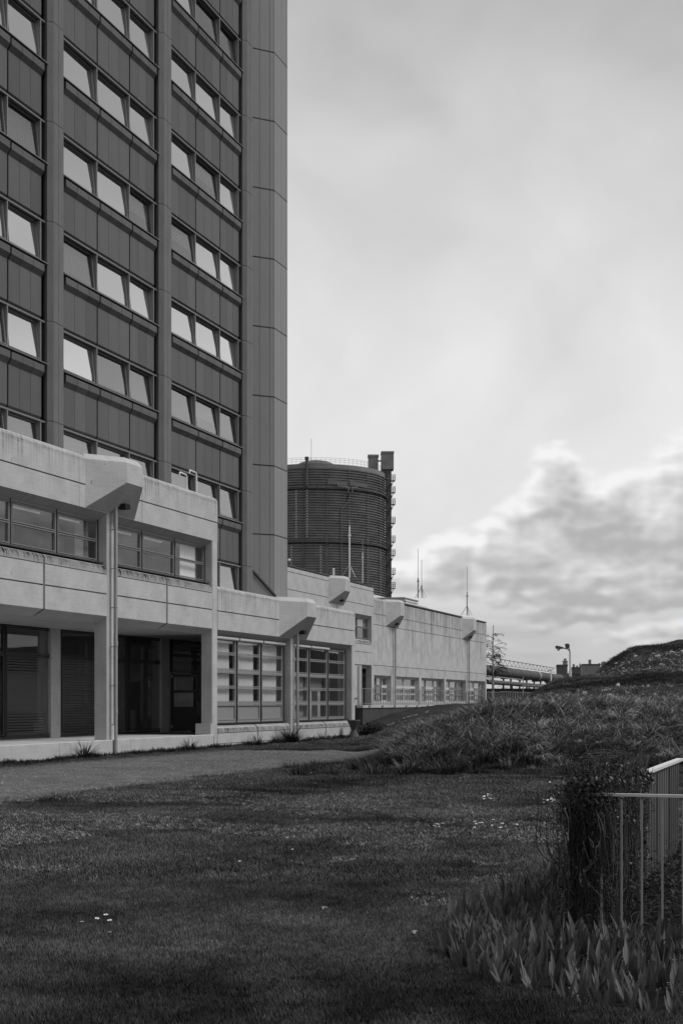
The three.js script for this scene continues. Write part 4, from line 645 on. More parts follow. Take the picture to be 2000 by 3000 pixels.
// ---------------------------------------------------------------- plants: shared builders
// a strip leaf: bends from its root along a heading, tapering to a tip; returns position triples
function blade(out, x, y, z, head, len, wid, rise, droop, seg = 3, fold = 0) {
  const cx = Math.cos(head), cz = Math.sin(head), sx = -cz, sz = cx; let px = x, py = y, pz = z, ang = rise, pl = null;
  for (let i = 0; i <= seg; i++) {
    const t = i / seg, w = wid * 0.5 * (i === seg ? 0.04 : (t < 0.35 ? 0.75 + 0.7 * t : 1 - Math.pow((t - 0.35) / 0.65, fold ? 2.6 : 1.8)));
    const a = [px - sx * w, py, pz - sz * w], b = [px + sx * w, py, pz + sz * w], c = [px + cx * fold * w, py - fold * w * 0.4, pz + cz * fold * w];
    if (pl) { if (fold) out.push(...pl[0], ...pl[2], ...a, ...pl[2], ...c, ...a, ...pl[2], ...pl[1], ...c, ...pl[1], ...b, ...c); else out.push(...pl[0], ...pl[1], ...a, ...pl[1], ...b, ...a); }
    pl = [a, b, c]; const st = len / seg; px += Math.cos(ang) * cx * st; pz += Math.cos(ang) * cz * st; py += Math.sin(ang) * st; ang -= droop / seg;
  }
}
function geoOf(arr) { const g = new THREE.BufferGeometry(); g.setAttribute('position', new THREE.Float32BufferAttribute(arr, 3)); g.computeVertexNormals(); return g; }
const leafMat = (g, tr = 0.25) => { const m = new THREE.MeshPhysicalMaterial({ roughness: 0.8, specularIntensity: 0.35, side: THREE.DoubleSide }); m.color.setRGB(g, g, g); return m; };
function scatter(name, label, cat, g, mat, list, col) {   // list of [x, y, z, turn, scale, tone]
  const o = new THREE.InstancedMesh(g, mat, list.length), m = new THREE.Matrix4(), q = new THREE.Quaternion(), up = new THREE.Vector3(0, 1, 0), c = new THREE.Color();
  list.forEach(([x, y, z, a, s, t], i) => { q.setFromAxisAngle(up, a); m.compose(new THREE.Vector3(x, y, z), q, new THREE.Vector3(s, s * (0.8 + 0.4 * ((i * 0.618) % 1)), s)); o.setMatrixAt(i, m); o.setColorAt(i, c.setRGB(t, t, t)); });
  o.name = numbered(name); o.castShadow = o.receiveShadow = true; scene.add(o); return tag(o, label, cat, null, 'stuff');
}
const XW = -1.6, ZF = -9.62, ZB = -16.3;                                       // sunken yard by the railing
const inYard = (x, z) => x > XW - 0.15 && z < ZF + 0.05 && z > ZB - 0.1;

// ---------------------------------------------------------------- sunken yard: railing and corrugated fence
{
  const F = thing('railing', 'pale steel bar railing beside the irises', 'railing', [XW, 0, ZF]);
  part('top_rail', box(XW - 0.05, 2.6, 0.985, 1.003, ZF - 0.018, ZF + 0.018), M.pale, F);
  const barM = std(0.42, 0.6, { map: rustMap }), g = box(-0.0065, 0.0065, 0, 0.985, -0.005, 0.005);
  for (let x = XW + 0.13; x < 2.5; x += 0.134) put('bar', g, barM, F, x, -0.02, ZF);
  part('corner_post', box(XW - 0.04, XW - 0.0, -0.1, 0.985, ZF - 0.05, ZF - 0.01), M.darkSteel, F);
  const C = thing('corrugated_fence', 'low corrugated metal fence with pale sloping top rail behind the vine', 'fence', [XW, 0, -13]);
  const sheetPlan = (z0, n) => { const f = [], b = [], p = 0.2; for (let k = 0; k < n; k++) { const z = z0 - k * p; for (const [x, dz] of [[0, 0], [0, 0.08], [-0.035, 0.105], [-0.035, 0.175]]) { f.push([XW + x, z - dz]); b.push([XW + x - 0.006, z - dz]); } } return [...f, ...b.reverse()]; };
  const sheetMats = [0.085, 0.105, 0.07].map((t) => std(t, 0.6, { map: metalMap }));
  for (let k = 0; k < 6; k++) part('sheet', extY(sheetPlan(ZF - 0.12 - k * 1.08, 5), -0.25, 0.955), sheetMats[k % 3], C);
  part('top_rail', box(XW - 0.05, XW + 0.025, 0.958, 0.985, ZF - 0.06, ZB), M.pale, C);
  part('end_sheet', extY([[XW + 0.05, ZB - 0.02], [2.6, ZB - 0.02], [2.6, ZB - 0.05], [XW + 0.05, ZB - 0.05]], -0.2, 0.955), M.darkConcrete, C);
}
// the vine on the fence corner and brambles in the yard
{
  const R = rng(31), rr = (a, b) => a + (b - a) * R();
  const V = thing('climbing_vine', 'tangled leafless vine heaped over the corner of the corrugated fence', 'vine', [XW, 0, -11]);
  const stems = (n, start, walk, r0) => { const l = []; for (let i = 0; i < n; i++) { const pts = walk(start()); const c = new THREE.CatmullRomCurve3(pts.map((p) => new THREE.Vector3(...p))); l.push(new THREE.TubeGeometry(c, pts.length * 2, r0 * rr(0.6, 1.5), 3, false)); } return l; };
  const climb = (s) => { const pts = [s]; let [x, y, z] = s; const sd = x < XW ? -1 : 1, top = rr(0.45, 1.08); let hx = 0, hz = 0; while (y < top && pts.length < 22) { hx = hx * 0.6 + rr(-0.045, 0.045); hz = hz * 0.6 + rr(-0.06, 0.06); x += hx; z += hz; y += rr(-0.03, 0.12); x = sd < 0 ? clamp(x, XW - 0.08, XW - 0.045) : clamp(x, XW + 0.03, XW + (z > ZF - 1.4 ? 0.2 : 0.07)); pts.push([x, y, z]); } return pts.length > 2 ? pts : [...pts, [x, y + 0.1, z], [x, y + 0.2, z + 0.05]]; };
  const m1 = leafMat(0.035), m2 = leafMat(0.085), m3 = leafMat(0.2);
  const zs = () => ZF + 0.04 - Math.pow(R(), 1.2) * 2.7;
  const lean = (s) => { const pts = [s]; let [x, y, z] = s, a = rr(0, 6.28), e = rr(-1.4, 0.5); const n = 4 + Math.floor(R() * 7); for (let k = 0; k < n; k++) { a += rr(-1.0, 1.0); e = clamp(e + rr(-0.7, 0.6), -1.5, 0.9); const st = rr(0.03, 0.09); x += Math.cos(a) * Math.cos(e) * st * 0.6; z += Math.sin(a) * Math.cos(e) * st; y += Math.sin(e) * st; x = clamp(x, XW - (y > 0.8 ? 0.13 : 0.08), XW + (z > ZF - 1.4 ? 0.22 : 0.09)); z = Math.min(z, ZF + 0.1); pts.push([x, clamp(y, 0.02, 1.24), z]); } return pts; };
  part('stem', stems(300, () => [XW + (R() < 0.55 ? rr(-0.08, -0.05) : rr(0.03, 0.2)), rr(-0.02, 0.15), zs()], climb, 0.0036), m1, V);
  part('stem', stems(170, () => [XW + (R() < 0.5 ? rr(-0.08, -0.05) : rr(0.03, 0.2)), rr(0.0, 0.3), zs()], climb, 0.003), m2, V);
  const heapAt = () => { const z = ZF + 0.06 - Math.pow(R(), 1.05) * 2.9, c = Math.max(0.2, 1 - Math.pow(Math.abs((z - (ZF - 1.1)) / 1.8), 2)); return [XW + 0.04 + (R() + R() - 1) * (z > ZF - 1.4 ? 0.18 : 0.12), 0.93 + (rr(-0.24, 0.22) + 0.04) * c, z]; };
  part('twig', stems(2600, heapAt, lean, 0.0022), m1, V); part('twig', stems(1300, heapAt, lean, 0.002), m2, V);
  part('twig', stems(1500, () => [XW + (R() < 0.5 ? rr(-0.1, -0.05) : rr(0.03, 0.2)), rr(0.1, 0.95), zs()], lean, 0.0018), m1, V);
  part('loose_stem', stems(9, () => [XW + rr(-0.16, -0.04), rr(-0.02, 0.5), ZF + rr(-0.5, 0.12)], (s) => { const pts = [s]; let [x, y, z] = s, h = rr(-0.03, 0.02); for (let k = 0; k < 9; k++) { h += rr(-0.03, 0.025); x = clamp(x + h, XW - 0.3, XW); z += rr(-0.05, 0.05); y += rr(0.02, 0.13); pts.push([x, Math.min(y, 1.1), z]); } return pts; }, 0.0024), m1, V);
  part('loose_twig', stems(620, () => [XW + rr(-0.13, 0.02), rr(0.15, 1.08), ZF + rr(-0.7, 0.1)], (s) => { const pts = [s]; let [x, y, z] = s, a = rr(0, 6.28), e = rr(-1, 1); for (let k = 0; k < 5; k++) { a += rr(-0.8, 0.8); e += rr(-0.5, 0.5); x += Math.cos(a) * Math.cos(e) * 0.04; z += Math.sin(a) * Math.cos(e) * 0.04; y += Math.sin(e) * 0.04; pts.push([x, y, z]); } return pts; }, 0.0018), m1, V);
  part('pale_stem', stems(36, () => [XW + rr(-0.28, 0.24), rr(0.4, 1.0), zs()], lean, 0.0026), m3, V);
  for (const [n, tone] of [[6000, 0.04], [5200, 0.085], [2600, 0.15]]) {
    const lf = []; for (let i = 0; i < n; i++) { const z = ZF + 0.08 - Math.pow(R(), 1.1) * 2.9, top = R() < 0.75, c = Math.max(0.25, 1 - Math.pow(Math.abs((z - (ZF - 1.1)) / 1.8), 2)); blade(lf, XW + 0.03 + (R() + R() - 1) * (z > ZF - 1.4 ? 0.21 : 0.13), top ? 0.95 + rr(-0.24, 0.24) * c : rr(0.1, 0.95), z, rr(0, 6.28), rr(0.018, 0.045), rr(0.012, 0.024), rr(-0.9, 1.2), 0.8, 3); }
    part('leaves', geoOf(lf), leafMat(tone), V).userData.kind = 'stuff';
  }
  const B = thing('bramble', 'dark bramble tangle inside the sunken yard behind the railing bars', 'bramble', [XW + 0.9, 0, -11]);
  const bs = () => [rr(XW + 0.1, 0.3), rr(-0.02, 0.1), rr(ZF - 0.25, ZB + 1.2)];
  const arch = (s) => { const pts = [s]; let [x, y, z] = s, a = rr(0, 6.28), e = rr(0.4, 1.3); for (let k = 0; k < 8; k++) { a += rr(-0.4, 0.4); e -= rr(0.1, 0.5); const st = rr(0.03, 0.075); x += Math.cos(a) * Math.cos(e) * st; z += Math.sin(a) * Math.cos(e) * st; y += Math.sin(e) * st; x = Math.max(x, XW + 0.05); z = Math.min(z, ZF - 0.04); pts.push([x, Math.max(y, 0.01), z]); } return pts; };
  part('stem', stems(1100, bs, arch, 0.0026), m1, B); part('stem', stems(260, bs, arch, 0.0022), m2, B);
  const l2 = []; for (let i = 0; i < 2600; i++) { const [x, , z] = bs(); blade(l2, x, rr(0.02, 0.4), z, rr(0, 6.28), rr(0.02, 0.05), rr(0.012, 0.025), rr(-0.5, 1.2), 0.6, 2); }
  const lv2 = part('leaves', geoOf(l2), leafMat(0.05), B); lv2.userData.kind = 'stuff';
}

// ---------------------------------------------------------------- irises
{
  const R = rng(8), rr = (a, b) => a + (b - a) * R(), leafG = [];
  for (let v = 0; v < 5; v++) { const a = []; blade(a, 0, 0, 0, 0, rr(0.22, 0.31), rr(0.036, 0.046), rr(1.25, 1.5), rr(0.1, 0.5) * (v % 2 ? 1 : -0.4), 6, 0.35); leafG.push(geoOf(a)); }
  const mats = [0.10, 0.12, 0.145, 0.085].map((t) => { const m = leafMat(t); m.transmission = 0.3; m.thickness = 0; m.roughness = 0.9; return m; });
  const protos = []; let placed = [];
  for (let v = 0; v < 9; v++) {
    const T = thing('iris_plant', 'young iris with a fan of broad sword leaves in the bed by the railing', 'iris', [0, 0, 0], 'irises in the bed by the railing');
    const n = 3 + Math.floor(R() * 3), turn = rr(0, 6.28), mat = mats[Math.floor(R() * 4)];
    for (let k = 0; k < n; k++) { const l = new THREE.Mesh(leafG[Math.floor(R() * 5)], mat); l.name = 'leaf'; l.castShadow = l.receiveShadow = true; const s = (k - (n - 1) / 2) / n; l.position.set(Math.cos(turn) * s * 0.035, -0.01, -Math.sin(turn) * s * 0.035); l.rotation.set(0, turn + (s < 0 ? Math.PI : 0) + rr(-0.25, 0.25), 0); l.rotateZ(-Math.abs(s) * rr(0.5, 1.1) + rr(-0.05, 0.1)); const q = rr(0.72, 1.1) * (1 - Math.abs(s) * 0.35); l.scale.set(q, q, rr(0.8, 1.1)); T.add(l); }
    protos.push(T);
  }
  const xs = BED.map((p) => p[0]), zs = BED.map((p) => p[1]), x0 = Math.min(...xs), x1 = Math.max(...xs), z0 = Math.min(...zs), z1 = Math.max(...zs); let used2 = 0;
  for (let t = 0; t < 9000 && placed.length < 290; t++) {
    const x = rr(x0, x1), z = rr(z0, z1); if (!inPoly(BED, x, z) || (inYard(x, z) && z < ZF - 0.02)) continue;
    const [r, d] = rd(x, z); if (r > 0.26 * d + 0.3) continue;
    const loose = z > ZF + 0.55 && x > -1.75; if (placed.some(([a, b]) => Math.hypot(a - x, b - z) < (loose ? 0.135 : 0.104))) continue;
    if (loose && R() < 0.35) continue;
    placed.push([x, z]); const o = used2 < protos.length ? protos[used2] : copy(protos[Math.floor(R() * protos.length)]); used2++;
    o.position.set(x, groundY(x, z), z); o.rotation.y = rr(-0.5, 0.5); o.scale.setScalar(rr(0.6, 1.12) * (loose ? 0.85 : 1));
  }
  // the smaller ones between, past the three hundred that stand singly
  const fan = []; { const r = rng(77); for (let k = 0; k < 5; k++) { const q = (k - 2) / 2.5; blade(fan, q * 0.02, -0.01, (r() - 0.5) * 0.01, q < 0 ? Math.PI : 0, 0.19 + 0.09 * r(), 0.034, 1.5 - Math.abs(q) * 0.55 * (0.6 + 0.6 * r()), 0.15 + 0.3 * r(), 6, 0.35); } }
  const rest = []; for (let i = 0; i < 30000 && rest.length < 430; i++) { const x = rr(x0, x1), z = rr(z0, z1); if (!inPoly(BED, x, z) || (inYard(x, z) && z < ZF - 0.02) || (z > ZF + 0.55 && x > -1.75 && R() < 0.8)) continue; const [r, d] = rd(x, z); if (r > 0.26 * d + 0.3 || placed.some(([a, b]) => Math.hypot(a - x, b - z) < 0.035)) continue; rest.push([x, groundY(x, z), z, rr(0, 6.28), rr(0.5, 0.95), rr(0.09, 0.18)]); }
  const im = leafMat(1); im.roughness = 0.9; scatter('small_irises', 'smaller iris fans crowded between the singly standing irises', 'irises', geoOf(fan), im, rest);
  const clump = (name, label, px, py, n, len, tone, wid, group) => { const a = [], [x, z] = onLawn(px, py), rs = rng(px * 7 + py); for (let i = 0; i < n; i++) { const h = rs() * 6.28, o = rs() * 0.06 * len * 3; blade(a, Math.cos(h) * o, -0.01, Math.sin(h) * o, h + (rs() - 0.5), len * (0.6 + 0.5 * rs()), wid, 0.75 + 0.75 * rs(), 0.3 + 1.0 * rs(), 5); } const o = solo(name, geoOf(a), leafMat(tone), label, 'grass tuft', group); o.position.set(x, groundY(x, z), z); return o; };
  clump('leaf_tuft', 'dark clump of narrow strap leaves at the edge of the iris bed', 1520, 2632, 60, 0.26, 0.028, 0.012);
  clump('leaf_tuft', 'small spiky leaf clump behind the irises by the vine', 1610, 2530, 30, 0.2, 0.06, 0.01);
  clump('leaf_tuft', 'low spreading leaf clump at the outer corner of the iris bed', 1325, 2815, 26, 0.16, 0.03, 0.012);
  // tiny white flowers and crumbs between the irises
  const fl = [], a = []; for (let k = 0; k < 5; k++) blade(a, 0, 0.03, 0, k * 1.257, 0.007, 0.005, 0.2, 0, 1); blade(a, 0, 0, 0, 0, 0.03, 0.002, 1.5, 0, 1);
  for (let i = 0; i < 5200 && fl.length < 620; i++) { const x = rr(x0, x1), z = rr(z0, z1 + 0.12), n = fbm(x * 2.2, z * 2.2, 2); if (n < 0.5 || !inPoly(BED, x, z + 0.04) || inYard(x, z)) continue; fl.push([x, groundY(x, z), z, rr(0, 6), rr(0.6, 1.3), 0.75]); }
  scatter('tiny_flowers', 'tiny white flowers between the irises', 'flowers', geoOf(a), leafMat(1), fl);
}

// ---------------------------------------------------------------- lawn
{
  const R = rng(12), rr = (a, b) => a + (b - a) * R();
  const tuft = (n, h, w, spread, seed) => { const r = rng(seed), a = []; for (let i = 0; i < n; i++) { const an = r() * 6.28, o = spread * Math.sqrt(r()); blade(a, Math.cos(an) * o, -0.004, Math.sin(an) * o, r() * 6.28, h * (0.5 + 0.7 * r()), w, 0.75 + 0.8 * r(), 0.3 + 0.9 * r(), 2); } return geoOf(a); };
  const spots = (n, d0, d1, ok) => { const l = []; let guard = 0; while (l.length < n && guard++ < n * 6) { const d = Math.sqrt(rr(d0 * d0, d1 * d1)), r = rr(-1, 1) * (0.25 * d + 0.9), [x, z] = fromRD(r, d); const t = ok(x, z, d, r); if (t) l.push([x, groundY(x, z), z, rr(0, 6.28), t[0], t[1]]); } return l; };
  const wall = (x) => x < XA + 0.12;
  const tone = (x, z) => { const p = fbm(x * 0.55 + 3, z * 0.55, 4), q = fbm(x * 2.6, z * 2.6, 2); return clamp(0.070 + 0.15 * (p - 0.46) + 0.08 * (q - 0.5), 0.018, 0.15) * rr(0.65, 1.45) * (R() < 0.05 ? 2.2 : 1); };
  const lawn = (near) => (x, z, d, r) => { if (wall(x) || inYard(x, z) || inPoly(BED, x, z + 0.03)) return null; if (pathIn(x, z)) { const edge = Math.max(sstep(x, PATH.x1 - 1.1, PATH.x1 + 0.2), 1 - sstep(x, PATH.x0, PATH.x0 + 1.2)), bare = fbm(x * 0.7, z * 0.4, 4); return R() < 0.25 + 0.5 * edge + 0.9 * (0.5 - bare) ? [rr(0.35, 0.6) + 0.3 * edge, lerp(0.18, 0.09, edge) * rr(0.6, 1.5)] : null; } if (groundY(x, z) > 0.14 && d > 29) return null; return [rr(0.75, 1.25) * (0.8 + 0.5 * fbm(x * 0.8, z * 0.8, 2)), tone(x, z)]; };
  const gm = leafMat(1);
  for (let v = 0; v < 2; v++) scatter('lawn_grass', 'short dark lawn grass', 'grass', tuft(9, 0.048, 0.0038, 0.022, 3 + v), gm, spots(64000, 6.2, 12.5, lawn(true)));
  for (let v = 0; v < 2; v++) scatter('lawn_grass', 'short dark lawn grass further out', 'grass', tuft(9, 0.058, 0.0055, 0.04, 13 + v), gm, spots(62000, 12.5, 23, lawn(false)));
  scatter('lawn_grass', 'short dark lawn grass toward the building', 'grass', tuft(9, 0.07, 0.010, 0.08, 23), gm, spots(70000, 23, 50, lawn(false)));
  scatter('lawn_grass', 'short dark lawn grass below the retaining wall', 'grass', tuft(9, 0.10, 0.022, 0.2, 29), gm, spots(26000, 48, 96, lawn(false)));
  // broad-leaved weeds in paler patches
  const wd = []; { const r = rng(4); for (let i = 0; i < 9; i++) { const an = i * 0.7 + r(); blade(wd, 0, 0.01, 0, an, 0.03 + 0.018 * r(), 0.015, 0.35 + 0.8 * r(), 0.5, 2); } for (let i = 0; i < 3; i++) blade(wd, 0, 0, 0, r() * 6.28, 0.05, 0.004, 1.3, 0.2, 2); }
  const patch = (x, z, d) => { if (wall(x) || inYard(x, z) || inPoly(BED, x, z) || pathIn(x, z) || groundY(x, z) > 0.15) return null; if (d < 10.5) return null; const p = fbm(x * 0.42 + 21, z * 0.42 + 8, 4) + 0.11 * sstep(d, 14, 17) * (1 - sstep(d, 24, 29)) - 0.2 * (1 - sstep(d, 9, 14)); if (p + 0.25 * (fbm(x * 1.6, z * 1.6, 3) - 0.5) < 0.61 || R() > 0.5) return null; return [rr(0.6, 1.3), 0.2 * rr(0.4, 1.8)]; };
  scatter('lawn_weeds', 'paler patches of small broad-leaved weeds in the lawn', 'weeds', geoOf(wd), gm, spots(30000, 6.4, 31, patch));
  // pale grit on the drive
  const grit = new THREE.IcosahedronGeometry(0.012, 0), gl = []; for (let i = 0; i < 9000; i++) { const x = rr(PATH.x0, PATH.x1 + 0.2), z = rr(-46, -16), e = sstep(x, PATH.x1 - 1.6, PATH.x1); if (!pathIn(x, z) || R() > 0.25 + 0.75 * e) continue; gl.push([x, groundY(x, z) + 0.014, z, rr(0, 6), rr(0.6, 1.8), rr(0.1, 0.38)]); }
  scatter('path_grit', 'pale grit lying on the drive', 'gravel', grit, std(1, 0.9), gl);
  // daisies
  const dz = []; for (let k = 0; k < 11; k++) blade(dz, 0, 0.055, 0, k * 0.571, 0.02, 0.010, 0.25, 0.2, 2);
  const petal = geoOf(dz), eye = new THREE.SphereGeometry(0.006, 8, 6).translate(0, 0.057, 0), stalk = cyl(0, 0, 0.055, 0, 0.0018, 5), wm = leafMat(0.8), em = std(0.35, 0.8), sm = leafMat(0.05);
  const proto = () => { const T = thing('daisy', 'small white daisy open in the lawn', 'daisy', [0, 0, 0], 'daisies in the lawn'); loc('petal_ring', petal, wm, T); loc('flower_eye', eye, em, T); loc('stalk', stalk, sm, T); return T; };
  let first = null; const daisy = (px, py, s) => { const [x, z] = onLawn(px, py); if (inPoly(BED, x, z) || inYard(x, z)) return; const o = first ? copy(first) : (first = proto()); o.position.set(x, groundY(x, z), z); o.rotation.set(rr(-0.2, 0.5), rr(0, 6), rr(-0.3, 0.3)); o.scale.setScalar(s * 1.05); };
  for (const [px, py] of [[243, 2726], [268, 2716], [283, 2712], [312, 2702], [324, 2720], [324, 2757], [405, 2422], [594, 2537], [611, 2531], [645, 2440], [702, 2540], [858, 2503], [1472, 2446], [1391, 2436], [1275, 2377]]) daisy(px, py, rr(0.7, 1));
  for (const [cx, cy, sx, sy, n] of [[1432, 2340, 26, 10, 20], [1622, 2352, 40, 9, 22], [1655, 2335, 30, 6, 12], [1285, 2428, 14, 7, 9], [1400, 2423, 18, 6, 8], [1500, 2425, 60, 14, 9], [1570, 2295, 60, 8, 8], [1090, 2186, 40, 4, 8], [815, 2189, 18, 2, 7], [905, 2274, 12, 3, 4]]) for (let k = 0; k < n; k++) daisy(cx + (R() + R() - 1) * sx * 1.3, cy + (R() + R() - 1) * sy * 1.3, rr(0.7, 1.15));
  // curled leaf litter
  for (const [px, py, lab] of [[643, 2440, 'curled pale dead leaf on the open lawn'], [900, 2410, 'flat pale scrap lying in the weeds'], [1205, 2752, 'pale dead leaves lying before the iris bed'], [945, 2675, 'thin dry stalk lying in the lawn']]) { const [x, z] = onLawn(px, py), a = []; for (let k = 0; k < 4; k++) blade(a, rr(-0.03, 0.03), 0.02, rr(-0.03, 0.03), rr(0, 6), rr(0.05, 0.09), 0.028, 0.4, 1.2, 4); const o = solo('dead_leaf', geoOf(a), leafMat(0.24), lab, 'dead leaf'); o.position.set(x, groundY(x, z) + 0.02, z); }
}

// ---------------------------------------------------------------- mound: tussocks, stalks, stones
{
  const R = rng(99), rr = (a, b) => a + (b - a) * R();
  const tus = (n, len, seed, lo, hi) => {   // long flat blades, some bleached, some still dark
    const r = rng(seed), a = [], col = [];
    for (let i = 0; i < n; i++) { const h = r() * 6.28, o = 0.10 * Math.sqrt(r()), k = a.length; blade(a, Math.cos(h) * o, -0.05, Math.sin(h) * o, h + (r() - 0.5) * 0.7, len * (0.5 + 0.65 * r()), 0.012 + 0.010 * r(), 1.05 - 0.8 * r(), 1.3 + 1.4 * r(), 6); const t = lo + (hi - lo) * Math.pow(r(), 1.8); for (let q = k; q < a.length; q++) col.push(t); }
    const g = geoOf(a); g.setAttribute('color', new THREE.Float32BufferAttribute(col, 3)); return g;
  };
  const TONE = [[0.04, 0.45], [0.03, 0.28], [0.07, 0.65], [0.02, 0.15]], LEN = [0.7, 0.58, 0.8, 0.48, 0.66];
  const gs = [0, 1, 2, 3].flatMap((q) => [0, 1, 2].map((k) => tus(96, LEN[(k + q) % 5], 11 * k + 101 * q + 5, ...TONE[q]))), mv = leafMat(1), protos = []; mv.vertexColors = true;
  const normalAt = (x, z) => new THREE.Vector3(groundY(x - 0.2, z) - groundY(x + 0.2, z), 0.4, groundY(x, z - 0.2) - groundY(x, z + 0.2)).normalize();
  const up = new THREE.Vector3(0, 1, 0);
  let nT = 0;
  const WORD = ['straw-coloured', 'grey', 'pale bleached', 'dark'];
  for (let t = 0; t < 4000 && nT < 112; t++) {
    const d = rr(32.2, 37.2), r = rr(1.7, 11.5), [x, z] = fromRD(r, d), y = groundY(x, z); if (y < 0.3 || R() > sstep(fbm(x * 0.9 + 5, z * 0.9, 2), 0.38, 0.6)) continue;
    let o; if (nT < 24) { const v = nT % 12; o = solo('grass_tussock', gs[v], mv, null, 'grass tussock', 'tussocks'); o.userData.tone = Math.floor(v / 3); protos.push(o); } else o = copy(protos[Math.floor(R() * protos.length)]);
    o.position.set(x, y, z); o.quaternion.setFromUnitVectors(up, normalAt(x, z)).multiply(new THREE.Quaternion().setFromAxisAngle(up, rr(0, 6.28))); o.scale.setScalar(rr(0.5, 1.0)); nT++;
    const tn = WORD[o.userData.tone], hi = y > 1.15 ? 'along the brow of the mound' : 'on the face of the mound'; o.userData.label = `${tn} tussock of long drooping grass ${hi}`; o.userData.group = `${tn} tussocks ${hi}`;
  }
  // dark tufts along the toe of the mound
  const dg = [6, 7, 8].map((k) => { const r = rng(k), a = []; for (let i = 0; i < 110; i++) { const h = r() * 6.28, o = 0.16 * Math.sqrt(r()); blade(a, Math.cos(h) * o, -0.03, Math.sin(h) * o, h, 0.34 * (0.5 + 0.6 * r()), 0.013, 1.5 - 0.7 * r(), 0.4 + 1.1 * r(), 4); } return geoOf(a); }), dm = [0.03, 0.055, 0.13, 0.022].map((t) => leafMat(t)), dp = [];
  let nD = 0;
  for (let t = 0; t < 3000 && nD < 130; t++) { const px = rr(840, 2020), d = rr(30.2, 33.6) + (px < 1150 ? rr(-0.3, 2.4) : 0), p = atD(px, d), y = groundY(p.x, p.z); if (y > 0.5 || (px < 1000 && R() < 0.5)) continue; let o; if (nD < 9) { o = solo('grass_tuft', dg[nD % 3], dm[nD % 4], 'dark leafy grass tuft along the foot of the mound', 'grass tuft', 'tufts along the foot of the mound'); dp.push(o); } else o = copy(dp[Math.floor(R() * dp.length)]); o.position.set(p.x, y, p.z); o.rotation.y = rr(0, 6.28); o.scale.setScalar(rr(0.6, 1.35)); nD++; }
  // general cover
  const cov = (() => { const r = rng(3), a = []; for (let i = 0; i < 10; i++) { const an = r() * 6.28, o = 0.09 * Math.sqrt(r()); blade(a, Math.cos(an) * o, -0.01, Math.sin(an) * o, r() * 6.28, 0.13 * (0.5 + 0.8 * r()), 0.010, 0.4 + 1.0 * r(), 0.4 + 1.2 * r(), 3); } return geoOf(a); })();
  const stalkG = (() => { const r = rng(9), a = []; for (let i = 0; i < 4; i++) blade(a, 0.2 * (r() - 0.5), 0.03, 0.2 * (r() - 0.5), r() * 6.28, 0.25 + 0.3 * r(), 0.009, 0.7 * r(), 1.2 * (r() - 0.1), 5); return geoOf(a); })();
  const c1 = [], c2 = [], lip = [];
  for (let i = 0; i < 90000 && c1.length < 15000; i++) { const d = Math.sqrt(rr(30.3 * 30.3, 62 * 62)), r = rr(0, 0.27 * d + 1), [x, z] = fromRD(r, d), y = groundY(x, z); if (y < 0.13) continue; const f = fbm(x * 0.7, z * 0.7, 3), top = d > 39 ? 0.5 : 1; if (R() > (0.25 + 0.9 * sstep(f, 0.4, 0.6)) * top) continue; c1.push([x, y, z, rr(0, 6.28), rr(0.5, 1.2), (0.045 + 0.14 * Math.pow(R(), 2)) * (R() < 0.12 ? 2.4 : 1)]); }
  for (let i = 0; i < 90000 && c2.length < 12000; i++) { const d = rr(31, 39.5), r = rr(0.8, 0.26 * d + 0.5), [x, z] = fromRD(r, d), y = groundY(x, z); if (y < 0.2) continue; c2.push([x, y, z, rr(0, 6.28), rr(0.4, 1.2), 0.06 + 0.5 * Math.pow(R(), 2.2)]); }
  // dense short turf on the banks' upper edges
  for (let i = 0; i < 120000 && lip.length < 30000; i++) { const k = R(), d = k < 0.55 ? rr(48.4, 52.8) : k < 0.85 ? rr(59.0, 64) : rr(74, 78), r = rr(5.2, 0.27 * d + 1), [x, z] = fromRD(r, d), y = groundY(x, z); if (y < 1.75) continue; lip.push([x, y, z, rr(0, 6.28), rr(0.4, 0.8), 0.07 * rr(0.6, 1.6)]); }
  scatter('mound_grass', 'rough low grass over the mound', 'grass', cov, leafMat(1), c1); scatter('dry_stalks', 'scattered dry stalks on the mound face', 'dry grass', stalkG, leafMat(1), c2); scatter('mound_turf', 'dark dense turf along the banks of the mound', 'grass', cov, leafMat(1), lip);
  // stones
  const sg = []; for (let v = 0; v < 7; v++) { const g = new THREE.IcosahedronGeometry(1, 1), p = g.attributes.position, r = rng(v + 50), f = [rr(0.7, 1.2), rr(0.45, 0.8), rr(0.7, 1.1)], key = new Map(); for (let i = 0; i < p.count; i++) { const k = [p.getX(i), p.getY(i), p.getZ(i)].map((q) => q.toFixed(3)).join(); if (!key.has(k)) key.set(k, 0.75 + 0.5 * r()); const s = key.get(k); p.setXYZ(i, p.getX(i) * s * f[0], p.getY(i) * s * f[1], p.getZ(i) * s * f[2]); } g.computeVertexNormals(); sg.push(g); }
  const sm = [0.30, 0.44, 0.60, 0.18].map((t) => std(t, 0.95)), sp = []; let nS = 0;
  const stone = (x, z, s, where) => { const y = groundY(x, z); let o; if (nS < 14) { o = solo('stone', sg[nS % 7], sm[nS % 4], null, 'stone', 'stones on the mound'); sp.push(o); } else o = copy(sp[Math.floor(R() * sp.length)]); o.position.set(x, y + s * 0.12, z); o.rotation.set(rr(0, 6), rr(0, 6), rr(-0.4, 0.4)); o.scale.setScalar(s); nS++; const t = o.material === sm[2] ? 'pale' : o.material === sm[1] ? 'light grey' : o.material === sm[0] ? 'grey' : 'dark grey', w = s > 0.085 ? 'large' : s > 0.05 ? 'middling' : 'small'; o.userData.label = `${w} ${t} stone ${where}`; o.userData.group = `${w} ${t} stones ${where}`; };
